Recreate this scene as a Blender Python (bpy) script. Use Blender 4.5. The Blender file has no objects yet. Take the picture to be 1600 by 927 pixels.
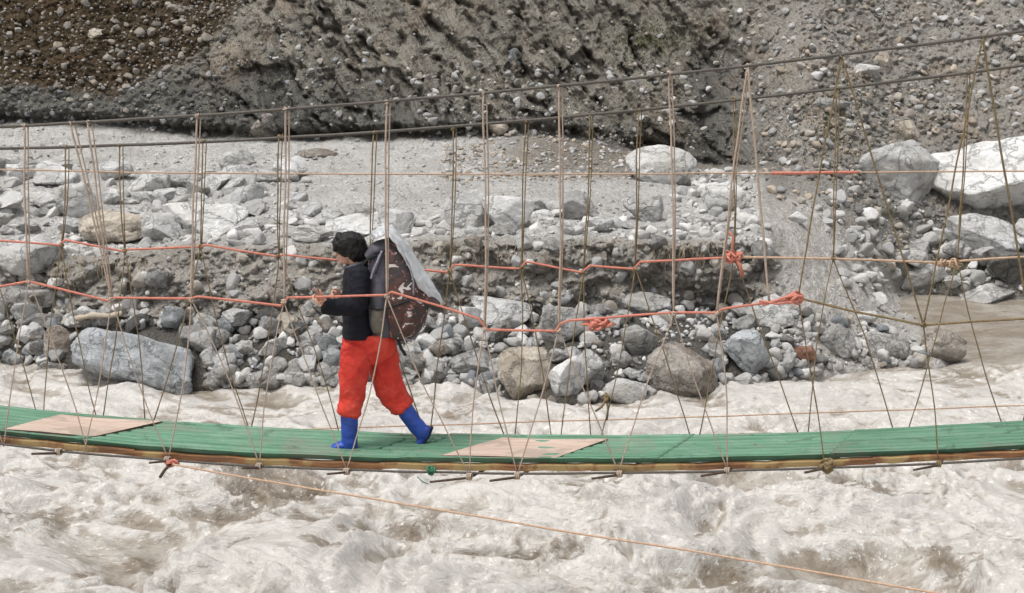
import bpy, bmesh, math, random
import numpy as np
from mathutils import Vector, Matrix
random.seed(7); rng = np.random.default_rng(11)
SC = bpy.context.scene
COL = SC.collection
R = math.radians

# ------------------------------------------------------------------ camera model
CAM_Z, PITCH, F, CX, CY = 4.9, R(10), 2200.0, 800.0, 463.5
cp, sp = math.cos(PITCH), math.sin(PITCH)
def ray(px, py):
    a = (px - CX) / F; b = (CY - py) / F
    return a, cp + sp * b, -sp + cp * b
def P(px, py, Y):
    """world point on the ray of a photo pixel at distance Y"""
    a, dy, dz = ray(px, py)
    t = Y / dy
    return Vector((a * t, Y, CAM_Z + dz * t))
def Pn(px, py, Y):
    a, dy, dz = ray(px, py); t = Y / dy
    return np.stack([a * t, Y + 0 * t, CAM_Z + dz * t], -1)
def YZ(py, z):
    _, dy, dz = ray(0, py)
    return (z - CAM_Z) / dz * dy
def to_px(v):
    d = np.asarray(v, float) - np.array([0, 0, CAM_Z])
    dep = d[..., 1] * cp - d[..., 2] * sp
    up = d[..., 1] * sp + d[..., 2] * cp
    return CX + F * d[..., 0] / dep, CY - F * up / dep

# ------------------------------------------------------------------ noise
_perm = np.arange(256); np.random.RandomState(3).shuffle(_perm); _perm = np.concatenate([_perm, _perm, _perm])
_g = np.random.RandomState(5).normal(size=(256, 3)); _g /= np.linalg.norm(_g, axis=1)[:, None]
def perlin(p):
    p = np.asarray(p, float); i = np.floor(p).astype(int); f = p - i; i &= 255
    u = f * f * f * (f * (f * 6 - 15) + 10)
    def gr(dx, dy, dz):
        h = _perm[_perm[_perm[(i[..., 0] + dx) & 255] + ((i[..., 1] + dy) & 255)] + ((i[..., 2] + dz) & 255)]
        g = _g[h & 255]
        return g[..., 0] * (f[..., 0] - dx) + g[..., 1] * (f[..., 1] - dy) + g[..., 2] * (f[..., 2] - dz)
    def L(a, b, t): return a + (b - a) * t
    x0 = L(gr(0,0,0), gr(1,0,0), u[..., 0]); x1 = L(gr(0,1,0), gr(1,1,0), u[..., 0])
    x2 = L(gr(0,0,1), gr(1,0,1), u[..., 0]); x3 = L(gr(0,1,1), gr(1,1,1), u[..., 0])
    return L(L(x0, x1, u[..., 1]), L(x2, x3, u[..., 1]), u[..., 2]) * 1.6
def fbm(p, o=4, lac=2.03, g=.5, ridge=False, billow=False):
    s = 0; a = 1; n = 0; q = np.asarray(p, float)
    for k in range(o):
        v = perlin(q + 17.3 * k)
        if ridge: v = 1 - 2 * np.abs(v)
        if billow: v = 2 * np.abs(v) - .5
        s = s + a * v; n += a; a *= g; q = q * lac
    return s / n
def smooth(x, a, b):
    t = np.clip((x - a) / (b - a), 0, 1); return t * t * (3 - 2 * t)

def cellval(p, seed=1):
    p = np.asarray(p, float); ip = np.floor(p).astype(int); best = np.full(len(p), 1e9); val = np.zeros(len(p))
    for dx in (-1, 0, 1):
        for dy in (-1, 0, 1):
            for dz in (-1, 0, 1):
                c = ip + np.array([dx, dy, dz]); h = (c[:, 0] * 73856093 ^ c[:, 1] * 19349663 ^ c[:, 2] * 83492791 ^ seed * 2654435) & 0xffffff
                r1 = ((h * 1103515245 + 12345) & 0xffffff) / 16777216.; r2 = ((h * 22695477 + 1) & 0xffffff) / 16777216.; r3 = ((h * 214013 + 2531011) & 0xffffff) / 16777216.
                d = (c[:, 0] + r1 - p[:, 0]) ** 2 + (c[:, 1] + r2 - p[:, 1]) ** 2 + (c[:, 2] + r3 - p[:, 2]) ** 2
                m = d < best; best = np.where(m, d, best)
                # each block is a tilted facet
                tilt = (p[:, 0] - c[:, 0] - r1) * (r2 - .5) * 1.6 + (p[:, 2] - c[:, 2] - r3) * (r1 - .5) * 1.6
                val = np.where(m, r3 + tilt, val)
    return val - .5
# ------------------------------------------------------------------ object helpers
def tag(o, label=None, cat=None, group=None, kind=None):
    if label: o['label'] = label
    if cat: o['category'] = cat
    if group: o['group'] = group
    if kind: o['kind'] = kind
    return o
def mesh_np(name, V, Fq, mat=None, parent=None, smooth_=True, cols=None):
    """V (n,3); Fq list of face arrays (k x 3 or k x 4)"""
    me = bpy.data.meshes.new(name)
    V = np.asarray(V, np.float32)
    if not isinstance(Fq, (list, tuple)): Fq = [Fq]
    Fq = [np.asarray(f, np.int32) for f in Fq if len(f)]
    me.vertices.add(len(V)); me.vertices.foreach_set('co', V.ravel())
    loops = np.concatenate([f.ravel() for f in Fq]); sizes = np.concatenate([np.full(len(f), f.shape[1], np.int32) for f in Fq])
    me.loops.add(len(loops)); me.loops.foreach_set('vertex_index', loops)
    st = np.concatenate([[0], np.cumsum(sizes)[:-1]]).astype(np.int32)
    me.polygons.add(len(sizes)); me.polygons.foreach_set('loop_start', st); me.polygons.foreach_set('loop_total', sizes)
    me.update(calc_edges=True)
    me.polygons.foreach_set('use_smooth', np.full(len(sizes), smooth_))
    if cols:
        for k, arr in cols.items():
            arr = np.asarray(arr, np.float32)
            if arr.ndim == 1:
                at = me.attributes.new(k, 'FLOAT', 'POINT'); at.data.foreach_set('value', arr)
            else:
                at = me.attributes.new(k, 'FLOAT_COLOR', 'POINT')
                c = np.ones((len(arr), 4), np.float32); c[:, :3] = arr; at.data.foreach_set('color', c.ravel())
    o = bpy.data.objects.new(name, me); COL.objects.link(o)
    if mat: me.materials.append(mat)
    if parent: o.parent = parent
    return o
def empty(name, loc=(0, 0, 0)):
    o = bpy.data.objects.new(name, None); o.location = loc; COL.objects.link(o); o.empty_display_size = .2
    return o
def set_base(o, base):
    """move the origin of a world-space mesh to base"""
    base = Vector(base); o.data.transform(Matrix.Translation(-base)); o.location = base
def grid_faces(nr, nc, off=0, flip=False):
    a = (np.arange(nr - 1)[:, None] * nc + np.arange(nc - 1)[None, :]).ravel() + off
    f = np.stack([a, a + 1, a + nc + 1, a + nc], 1)
    return f[:, ::-1] if flip else f

class MB:
    """collects geometry for one mesh"""
    def __init__(s): s.v = []; s.q = []; s.t = []; s.n = 0
    def add(s, V, q=None, t=None):
        s.v.append(np.asarray(V, float).reshape(-1, 3))
        if q is not None and len(q): s.q.append(np.asarray(q) + s.n)
        if t is not None and len(t): s.t.append(np.asarray(t) + s.n)
        s.n += len(s.v[-1])
    def build(s, name, mat=None, parent=None, sm=True, cols=None):
        fs = []
        if s.q: fs.append(np.concatenate(s.q))
        if s.t: fs.append(np.concatenate(s.t))
        return mesh_np(name, np.concatenate(s.v), fs, mat, parent, sm, cols)
    def tube(s, pts, r, n=7, wob=0, closed=False, lump=0):
        pts = np.asarray([tuple(p) for p in pts], float); m = len(pts)
        r = np.broadcast_to(np.asarray(r, float), (m,)).copy()
        if wob: pts = pts + wob * np.stack([perlin(pts * 2.3 + 9), perlin(pts * 2.3 + 40), perlin(pts * 2.3 + 80)], -1)
        if lump: r = r * (1 + lump * perlin(pts * 14))
        T = np.gradient(pts, axis=0) if not closed else np.roll(pts, -1, 0) - np.roll(pts, 1, 0)
        T /= np.linalg.norm(T, axis=1)[:, None] + 1e-9
        ref = np.array([0.13, 1, .07]) if abs(T[:, 1]).mean() < .8 else np.array([1, 0.1, 0])
        A = np.cross(T, ref); A /= np.linalg.norm(A, axis=1)[:, None] + 1e-9
        B = np.cross(T, A)
        th = np.linspace(0, 2 * np.pi, n, endpoint=False)
        V = pts[:, None] + r[:, None, None] * (np.cos(th)[None, :, None] * A[:, None] + np.sin(th)[None, :, None] * B[:, None])
        q = []
        mm = m if closed else m - 1
        i = np.arange(mm)[:, None]; j = np.arange(n)[None, :]
        a = i * n + j; b = i * n + (j + 1) % n; c = ((i + 1) % m) * n + (j + 1) % n; d = ((i + 1) % m) * n + j
        q = np.stack([a, b, c, d], -1).reshape(-1, 4)
        V = V.reshape(-1, 3); t = []
        if not closed:
            V = np.vstack([V, pts[:1], pts[-1:]])
            c0, c1 = m * n, m * n + 1
            t = [[c0, (k + 1) % n, k] for k in range(n)] + [[c1, (m - 1) * n + k, (m - 1) * n + (k + 1) % n] for k in range(n)]
        s.add(V, q, t)
    def box(s, c, sx, sy, sz, M=None, bev=0):
        x, y, z = sx / 2, sy / 2, sz / 2
        V = np.array([[i * x, j * y, k * z] for i in (-1, 1) for j in (-1, 1) for k in (-1, 1)])
        if M is not None: V = V @ np.array(M.to_3x3()).T
        s.add(V + np.array(c), [[0, 1, 3, 2], [4, 6, 7, 5], [0, 4, 5, 1], [2, 3, 7, 6], [0, 2, 6, 4], [1, 5, 7, 3]])
    def loft(s, secs, n=20, caps=True):
        """secs: (point, w, d): rings across a path in the X-Z plane, width w in that plane, depth d along Y"""
        pts = np.array([tuple(a[0]) for a in secs], float); m = len(pts)
        T = np.gradient(pts, axis=0); T[:, 1] = 0; T /= np.linalg.norm(T, axis=1)[:, None] + 1e-9
        A = np.stack([T[:, 2], 0 * T[:, 0], -T[:, 0]], -1)
        w = np.array([a[1] for a in secs]) / 2; d = np.array([a[2] for a in secs]) / 2
        P_, W, D, AA = [], [], [], []
        if caps:
            for k in (0.0, .5, .85):
                c_ = math.sqrt(max(0, 1 - (1 - k) ** 2)); P_.append(pts[0] - T[0] * w[0] * (1 - k) * .6); W.append(w[0] * max(c_, .02)); D.append(d[0] * max(c_, .02)); AA.append(A[0])
        for k in range(m): P_.append(pts[k]); W.append(w[k]); D.append(d[k]); AA.append(A[k])
        if caps:
            for k in (.85, .5, 0.0):
                c_ = math.sqrt(max(0, 1 - (1 - k) ** 2)); P_.append(pts[-1] + T[-1] * w[-1] * (1 - k) * .6); W.append(w[-1] * max(c_, .02)); D.append(d[-1] * max(c_, .02)); AA.append(A[-1])
        P_, W, D, AA = map(np.array, (P_, W, D, AA)); M_ = len(P_)
        th = np.linspace(0, 2 * np.pi, n, endpoint=False)
        V = P_[:, None] + W[:, None, None] * np.cos(th)[None, :, None] * AA[:, None] + D[:, None, None] * np.sin(th)[None, :, None] * np.array([0, 1, 0])
        i = np.arange(M_ - 1)[:, None]; j = np.arange(n)[None, :]
        q = np.stack([i * n + j, i * n + (j + 1) % n, (i + 1) * n + (j + 1) % n, (i + 1) * n + j], -1).reshape(-1, 4)
        V = np.vstack([V.reshape(-1, 3), P_[:1], P_[-1:]]); c0, c1 = M_ * n, M_ * n + 1
        t = [[c0, (k + 1) % n, k] for k in range(n)] + [[c1, (M_ - 1) * n + k, (M_ - 1) * n + (k + 1) % n] for k in range(n)]
        s.add(V, q, t)
    def ellipsoid(s, c, rx, ry, rz, ang=0, n=20):
        th = np.linspace(0, np.pi, n); ph = np.linspace(0, 2 * np.pi, n * 2, endpoint=False)
        V = np.stack([np.sin(th)[:, None] * np.cos(ph) * rx, np.sin(th)[:, None] * np.sin(ph) * ry, np.cos(th)[:, None] * np.ones(len(ph)) * rz], -1).reshape(-1, 3)
        ca, sa = math.cos(ang), math.sin(ang)
        V = np.stack([V[:, 0] * ca + V[:, 2] * sa, V[:, 1], -V[:, 0] * sa + V[:, 2] * ca], -1)
        m = n * 2; i = np.arange(n - 1)[:, None]; j = np.arange(m)[None, :]
        q = np.stack([i * m + j, (i + 1) * m + j, (i + 1) * m + (j + 1) % m, i * m + (j + 1) % m], -1).reshape(-1, 4)
        s.add(V + np.array(tuple(c)), q)

def get_np(me):
    V = np.empty(len(me.vertices) * 3, np.float32); me.vertices.foreach_get('co', V); return V.reshape(-1, 3)
def normals_np(me):
    N = np.empty(len(me.vertices) * 3, np.float32); me.vertex_normals.foreach_get('vector', N); return N.reshape(-1, 3)
def fuse(mb, name, mat, parent, voxel=.006, sm=4, disp=None):
    """union of the collected shapes as one continuous skin"""
    o = mb.build(name, None, None)
    m = o.modifiers.new('r', 'REMESH'); m.mode = 'VOXEL'; m.voxel_size = voxel; m.use_smooth_shade = True
    if sm:
        s_ = o.modifiers.new('s', 'SMOOTH'); s_.iterations = sm; s_.factor = .5
    dg = bpy.context.evaluated_depsgraph_get()
    me = bpy.data.meshes.new_from_object(o.evaluated_get(dg)); old = o.data
    o.modifiers.clear(); o.data = me; me.name = name; bpy.data.meshes.remove(old)
    if disp:
        V = get_np(me).astype(float); N = normals_np(me)
        V = V + N * np.asarray(disp(V))[:, None]; me.vertices.foreach_set('co', V.astype(np.float32).ravel()); me.update()
    me.materials.clear(); me.materials.append(mat)
    me.polygons.foreach_set('use_smooth', np.ones(len(me.polygons), bool))
    o.parent = parent
    return o

# ------------------------------------------------------------------ materials
def nt(name):
    m = bpy.data.materials.new(name); m.use_nodes = True; t = m.node_tree
    b = t.nodes['Principled BSDF']; return m, t, b
def N(t, typ, **kw):
    n = t.nodes.new(typ)
    for k, v in kw.items():
        if k in n.inputs: n.inputs[k].default_value = v
        else: setattr(n, k, v)
    return n
def rgb(c): return (c[0], c[1], c[2], 1)
def mixc(t, fac, a, b, mode='MIX'):
    n = t.nodes.new('ShaderNodeMix'); n.data_type = 'RGBA'; n.blend_type = mode
    for inp, v in ((n.inputs[0], fac), (n.inputs[6], a), (n.inputs[7], b)):
        if isinstance(v, (int, float)): inp.default_value = v
        elif isinstance(v, tuple): inp.default_value = rgb(v)
        else: t.links.new(v, inp)
    return n.outputs[2]
def mth(t, op, a, b=0.0, clamp=False):
    n = t.nodes.new('ShaderNodeMath'); n.operation = op; n.use_clamp = clamp
    for i, v in enumerate((a, b)):
        if isinstance(v, (int, float)): n.inputs[i].default_value = v
        else: t.links.new(v, n.inputs[i])
    return n.outputs[0]
def ramp(t, src, lo, hi):
    n = t.nodes.new('ShaderNodeMapRange'); n.interpolation_type = 'SMOOTHSTEP'; t.links.new(src, n.inputs[0])
    n.inputs[1].default_value = lo; n.inputs[2].default_value = hi; return n.outputs[0]
def noise(t, vec, scale, detail=4, rough=.55, dist=0):
    n = N(t, 'ShaderNodeTexNoise', Scale=scale, Detail=detail, Roughness=rough, Distortion=dist)
    t.links.new(vec, n.inputs['Vector']); return n.outputs['Fac']
def voro(t, vec, scale, feature='F1'):
    n = N(t, 'ShaderNodeTexVoronoi', Scale=scale); n.feature = feature
    t.links.new(vec, n.inputs['Vector']); return n.outputs['Distance']
def bump(t, b, h, strength=.5, dist=.02):
    n = N(t, 'ShaderNodeBump', Strength=strength, Distance=dist); t.links.new(h, n.inputs['Height']); t.links.new(n.outputs[0], b.inputs['Normal'])
def plain(name, c1, c2=None, rough=.8, scale=30, bs=.3, bd=.004, spec=.3, stretch=None, metal=0):
    m, t, b = nt(name); tc = N(t, 'ShaderNodeTexCoord').outputs['Object']
    if stretch:
        mp = N(t, 'ShaderNodeMapping'); mp.inputs['Scale'].default_value = stretch; t.links.new(tc, mp.inputs[0]); tc = mp.outputs[0]
    f = noise(t, tc, scale, 5, .6)
    c2 = c2 or tuple(x * .6 for x in c1)
    t.links.new(mixc(t, ramp(t, f, .3, .7), c2, c1), b.inputs['Base Color'])
    b.inputs['Roughness'].default_value = rough; b.inputs['Specular IOR Level'].default_value = spec; b.inputs['Metallic'].default_value = metal
    bump(t, b, noise(t, tc, scale * 2.2, 5, .6), bs, bd)
    return m
def wet(t, c, rough):
    # splashed band: stone and earth soaked by the river up to a ragged line
    g = N(t, 'ShaderNodeNewGeometry').outputs['Position']; sx = N(t, 'ShaderNodeSeparateXYZ'); t.links.new(g, sx.inputs[0])
    z = mth(t, 'ADD', sx.outputs['Z'], mth(t, 'MULTIPLY', mth(t, 'SUBTRACT', noise(t, g, 2.5, 4, .6), .5), -.7))
    w = ramp(t, z, .20, .06)
    n = N(t, 'ShaderNodeMapRange'); t.links.new(w, n.inputs[0]); n.inputs[3].default_value = rough; n.inputs[4].default_value = .3
    return mixc(t, mth(t, 'MULTIPLY', w, .42), c, mixc(t, 1.0, c, (.36, .34, .31), 'MULTIPLY')), n.outputs[0]
def rock_mat(name, light, dark, stain=None, grain=1.0, spot=.35):
    m, t, b = nt(name)
    tc = N(t, 'ShaderNodeTexCoord').outputs['Object']; oi = N(t, 'ShaderNodeObjectInfo')
    sc_ = N(t, 'ShaderNodeVectorMath', operation='SCALE'); t.links.new(oi.outputs['Random'], sc_.inputs['Scale'])
    sc_.inputs[0].default_value = (31, 57, 83)
    ad = N(t, 'ShaderNodeVectorMath', operation='ADD'); t.links.new(tc, ad.inputs[0]); t.links.new(sc_.outputs[0], ad.inputs[1]); v = ad.outputs[0]
    big = noise(t, v, 1.6 * grain, 3, .5, .6); mid = noise(t, v, 6 * grain, 6, .68, .3); fine = noise(t, v, 42 * grain, 3, .7)
    c = mixc(t, ramp(t, mid, .34, .66), dark, light)
    c = mixc(t, mth(t, 'MULTIPLY', ramp(t, big, .46, .62), .85), c, stain or tuple(x * .62 for x in light))
    c = mixc(t, mth(t, 'MULTIPLY', ramp(t, fine, .55, .72), spot), c, tuple(x * .45 for x in light))
    c = mixc(t, mth(t, 'MULTIPLY', ramp(t, noise(t, v, 60 * grain, 2, .5), .6, .72), spot), c, tuple(min(.7, x * 1.35) for x in light))
    br = mth(t, 'ADD', mth(t, 'MULTIPLY', oi.outputs['Random'], .34), .90)
    vm = N(t, 'ShaderNodeVectorMath', operation='SCALE'); t.links.new(c, vm.inputs[0]); t.links.new(br, vm.inputs['Scale'])
    vn = noise(t, v, 2.4 * grain, 4, .5, .8)
    vein = mth(t, 'MULTIPLY', mth(t, 'SUBTRACT', 1.0, mth(t, 'MULTIPLY', mth(t, 'ABSOLUTE', mth(t, 'SUBTRACT', vn, .5)), 60.0), True), .5)
    cc = mixc(t, vein, vm.outputs[0], tuple(min(.78, x * 1.4) for x in light))
    wn = N(t, 'ShaderNodeTexVoronoi', Scale=1.5 * grain); wn.feature = 'DISTANCE_TO_EDGE'
    wv = N(t, 'ShaderNodeVectorMath', operation='ADD'); t.links.new(v, wv.inputs[0])
    nz = N(t, 'ShaderNodeTexNoise', Scale=2.2 * grain, Detail=5, Roughness=.65); t.links.new(v, nz.inputs['Vector'])
    ns = N(t, 'ShaderNodeVectorMath', operation='SCALE'); t.links.new(nz.outputs['Color'], ns.inputs[0]); ns.inputs['Scale'].default_value = .9 / grain
    t.links.new(ns.outputs[0], wv.inputs[1]); t.links.new(wv.outputs[0], wn.inputs['Vector'])
    crk = ramp(t, wn.outputs['Distance'], 0.0, .045)
    cc = mixc(t, mth(t, 'MULTIPLY', mth(t, 'SUBTRACT', 1.0, crk), .5), cc, tuple(x * .3 for x in light))
    cc, rg = wet(t, cc, .88)
    t.links.new(cc, b.inputs['Base Color']); t.links.new(rg, b.inputs['Roughness']); b.inputs['Specular IOR Level'].default_value = .3
    h = mth(t, 'ADD', mth(t, 'ADD', mth(t, 'MULTIPLY', noise(t, v, 9 * grain, 7, .72, .4), 1.0), mth(t, 'MULTIPLY', crk, .3)), mth(t, 'MULTIPLY', noise(t, v, 55 * grain, 4, .7), .25))
    bump(t, b, h, 1.0, .10)
    return m
ROCK = {
 'pale': rock_mat('pale_granite', (.66, .65, .63), (.50, .49, .47), (.50, .48, .44), spot=.2),
 'white': rock_mat('white_granite', (.77, .765, .75), (.66, .65, .63), (.63, .615, .585), spot=.15),
 'grey': rock_mat('grey_gneiss', (.47, .46, .445), (.30, .295, .28), (.32, .305, .28)),
 'bluegrey': rock_mat('blue_grey_schist', (.53, .55, .565), (.38, .395, .405), (.30, .31, .31), spot=.6),
 'tan': rock_mat('tan_sandstone', (.60, .53, .44), (.42, .37, .31), (.34, .285, .225)),
 'brown': rock_mat('brown_grey_stone', (.47, .43, .385), (.28, .25, .215), (.25, .205, .165)),
 'dark': rock_mat('dark_wet_stone', (.19, .185, .175), (.09, .088, .082)),
 'red': rock_mat('reddish_stone', (.36, .19, .13), (.18, .09, .065)),
}
# stones of the rubble mass: tone per stone
def stones_mat():
    m, t, b = nt('mixed_stones'); a = N(t, 'ShaderNodeAttribute', attribute_name='tone')
    g = N(t, 'ShaderNodeNewGeometry').outputs['Position']
    f = noise(t, g, 14, 5, .65); f2 = noise(t, g, 70, 3, .6)
    c = mixc(t, ramp(t, f, .3, .7), a.outputs['Color'], (.5, .5, .5), 'MULTIPLY')
    c = mixc(t, ramp(t, f, .3, .7), c, a.outputs['Color'])
    c = mixc(t, mth(t, 'MULTIPLY', ramp(t, f2, .55, .7), .4), c, (.1, .095, .09))
    c, rg = wet(t, c, .9); t.links.new(c, b.inputs['Base Color']); t.links.new(rg, b.inputs['Roughness']); b.inputs['Specular IOR Level'].default_value = .3
    bump(t, b, noise(t, g, 26, 6, .7), .8, .03)
    return m
M_STONES = stones_mat()
def ground_mat():
    m, t, b = nt('river_earth'); a = N(t, 'ShaderNodeAttribute', attribute_name='zone').outputs['Color']
    g = N(t, 'ShaderNodeNewGeometry').outputs['Position']
    n1 = noise(t, g, 1.1, 6, .62, .4); n2 = noise(t, g, 7, 7, .7, .3); n3 = noise(t, g, 38, 4, .7); v = voro(t, g, 17)
    c = mixc(t, mth(t, 'MULTIPLY', ramp(t, n1, .42, .62), .5), a, mixc(t, 1.0, a, (.62, .60, .56), 'MULTIPLY'))
    c = mixc(t, mth(t, 'MULTIPLY', ramp(t, n2, .5, .66), .75), c, mixc(t, 1.0, a, (.58, .56, .53), 'MULTIPLY'))
    c = mixc(t, mth(t, 'MULTIPLY', ramp(t, n3, .55, .68), .55), c, mixc(t, 1.0, a, (1.5, 1.46, 1.4), 'MULTIPLY'))
    c = mixc(t, mth(t, 'MULTIPLY', ramp(t, noise(t, g, 24, 3, .6), .56, .66), .6), c, mixc(t, 1.0, a, (.55, .53, .5), 'MULTIPLY'))
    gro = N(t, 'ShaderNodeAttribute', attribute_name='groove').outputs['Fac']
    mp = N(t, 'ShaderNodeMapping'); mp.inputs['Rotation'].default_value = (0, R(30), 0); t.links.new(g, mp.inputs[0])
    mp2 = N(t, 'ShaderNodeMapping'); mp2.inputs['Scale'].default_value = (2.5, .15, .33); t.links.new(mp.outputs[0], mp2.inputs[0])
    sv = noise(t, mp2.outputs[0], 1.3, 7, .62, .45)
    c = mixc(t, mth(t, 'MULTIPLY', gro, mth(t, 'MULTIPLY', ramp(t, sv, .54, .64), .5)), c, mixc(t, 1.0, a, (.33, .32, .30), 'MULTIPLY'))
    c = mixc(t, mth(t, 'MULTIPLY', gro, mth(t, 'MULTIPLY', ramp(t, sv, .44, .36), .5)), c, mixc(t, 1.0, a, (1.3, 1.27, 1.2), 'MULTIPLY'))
    t.links.new(c, b.inputs['Base Color']); b.inputs['Roughness'].default_value = .95; b.inputs['Specular IOR Level'].default_value = .15
    cr = mth(t, 'MULTIPLY', gro, mth(t, 'MULTIPLY', mth(t, 'ABSOLUTE', mth(t, 'SUBTRACT', sv, .5)), 5.0))
    h = mth(t, 'ADD', n2, mth(t, 'ADD', mth(t, 'MULTIPLY', n3, .35), mth(t, 'MULTIPLY', v, -.35)))
    h = mth(t, 'ADD', h, cr)
    bump(t, b, h, 1.0, .16)
    return m
M_GROUND = ground_mat()
def water_mat():
    m, t, b = nt('silty_rapids'); g = N(t, 'ShaderNodeNewGeometry').outputs['Position']
    foam = N(t, 'ShaderNodeAttribute', attribute_name='foam').outputs['Fac']
    mud = N(t, 'ShaderNodeAttribute', attribute_name='mud').outputs['Fac']
    def warp(v, sc, k):
        nz = N(t, 'ShaderNodeTexNoise', Scale=sc, Detail=2, Roughness=.5); t.links.new(v, nz.inputs['Vector'])
        sb = N(t, 'ShaderNodeVectorMath', operation='SUBTRACT'); t.links.new(nz.outputs['Color'], sb.inputs[0]); sb.inputs[1].default_value = (.5, .5, .5)
        sl = N(t, 'ShaderNodeVectorMath', operation='SCALE'); t.links.new(sb.outputs[0], sl.inputs[0]); sl.inputs['Scale'].default_value = k
        ad = N(t, 'ShaderNodeVectorMath', operation='ADD'); t.links.new(v, ad.inputs[0]); t.links.new(sl.outputs[0], ad.inputs[1]); return ad.outputs[0]
    mp = N(t, 'ShaderNodeMapping'); mp.inputs['Scale'].default_value = (.8, 1.15, 1.0); t.links.new(g, mp.inputs[0])
    v1 = warp(mp.outputs[0], .7, .8); v2 = warp(v1, 2.2, .20)
    n1 = noise(t, v1, 1.1, 4, .5); n2 = noise(t, v2, 2.8, 6, .62); n3 = noise(t, v2, 8, 5, .65)
    def line(n, w): return mth(t, 'SUBTRACT', 1.0, mth(t, 'MULTIPLY', mth(t, 'ABSOLUTE', mth(t, 'SUBTRACT', n, .5)), w), True)
    f = mth(t, 'ADD', mth(t, 'MULTIPLY', foam, .40), mth(t, 'ADD', mth(t, 'MULTIPLY', n1, .6), mth(t, 'ADD', mth(t, 'MULTIPLY', n2, .9), mth(t, 'MULTIPLY', n3, .5))))
    f = ramp(t, f, .98, 1.48)
    c = mixc(t, f, (.195, .160, .12), (.34, .307, .263))
    fl = mth(t, 'MAXIMUM', mth(t, 'MULTIPLY', line(n2, 11.0), .45), mth(t, 'MULTIPLY', line(n3, 8.0), .4))
    fl = mth(t, 'MULTIPLY', fl, mth(t, 'ADD', mth(t, 'MULTIPLY', ramp(t, n1, .42, .6), .75), .2))
    c = mixc(t, fl, c, (.44, .415, .38))
    c = mixc(t, mth(t, 'MULTIPLY', ramp(t, mth(t, 'ADD', foam, mth(t, 'MULTIPLY', n3, .8)), 1.05, 1.30), .75), c, (.51, .49, .46))
    br0 = mth(t, 'ADD', mth(t, 'MULTIPLY', mth(t, 'SUBTRACT', n3, .5), 2.2), mth(t, 'MULTIPLY', mth(t, 'SUBTRACT', n2, .5), 2.4))
    brown = ramp(t, mth(t, 'ADD', mth(t, 'MULTIPLY', mud, 1.1), br0), .38, .95)
    c = mixc(t, mth(t, 'MULTIPLY', brown, .75), c, (.135, .10, .062))
    n4 = noise(t, v2, 15, 5, .7)
    fk = mth(t, 'MULTIPLY', ramp(t, n4, .58, .64), ramp(t, mth(t, 'ADD', foam, n2), .75, 1.1))
    c = mixc(t, mth(t, 'MULTIPLY', fk, .75), c, (.66, .64, .61))
    c = mixc(t, mth(t, 'MULTIPLY', ramp(t, n4, .44, .36), .5), c, mixc(t, 1.0, c, (.66, .60, .52), 'MULTIPLY'))  # small wave shadows painted into the water colour where fine noise is low
    t.links.new(c, b.inputs['Base Color']); b.inputs['Roughness'].default_value = .42; b.inputs['Specular IOR Level'].default_value = .45
    h = mth(t, 'ADD', n2, mth(t, 'ADD', mth(t, 'MULTIPLY', n3, .6), mth(t, 'ADD', mth(t, 'MULTIPLY', fl, .10), mth(t, 'MULTIPLY', noise(t, v2, 24, 4, .6), .18))))
    bump(t, b, h, .6, .09)
    return m
M_WATER = water_mat()

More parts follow.
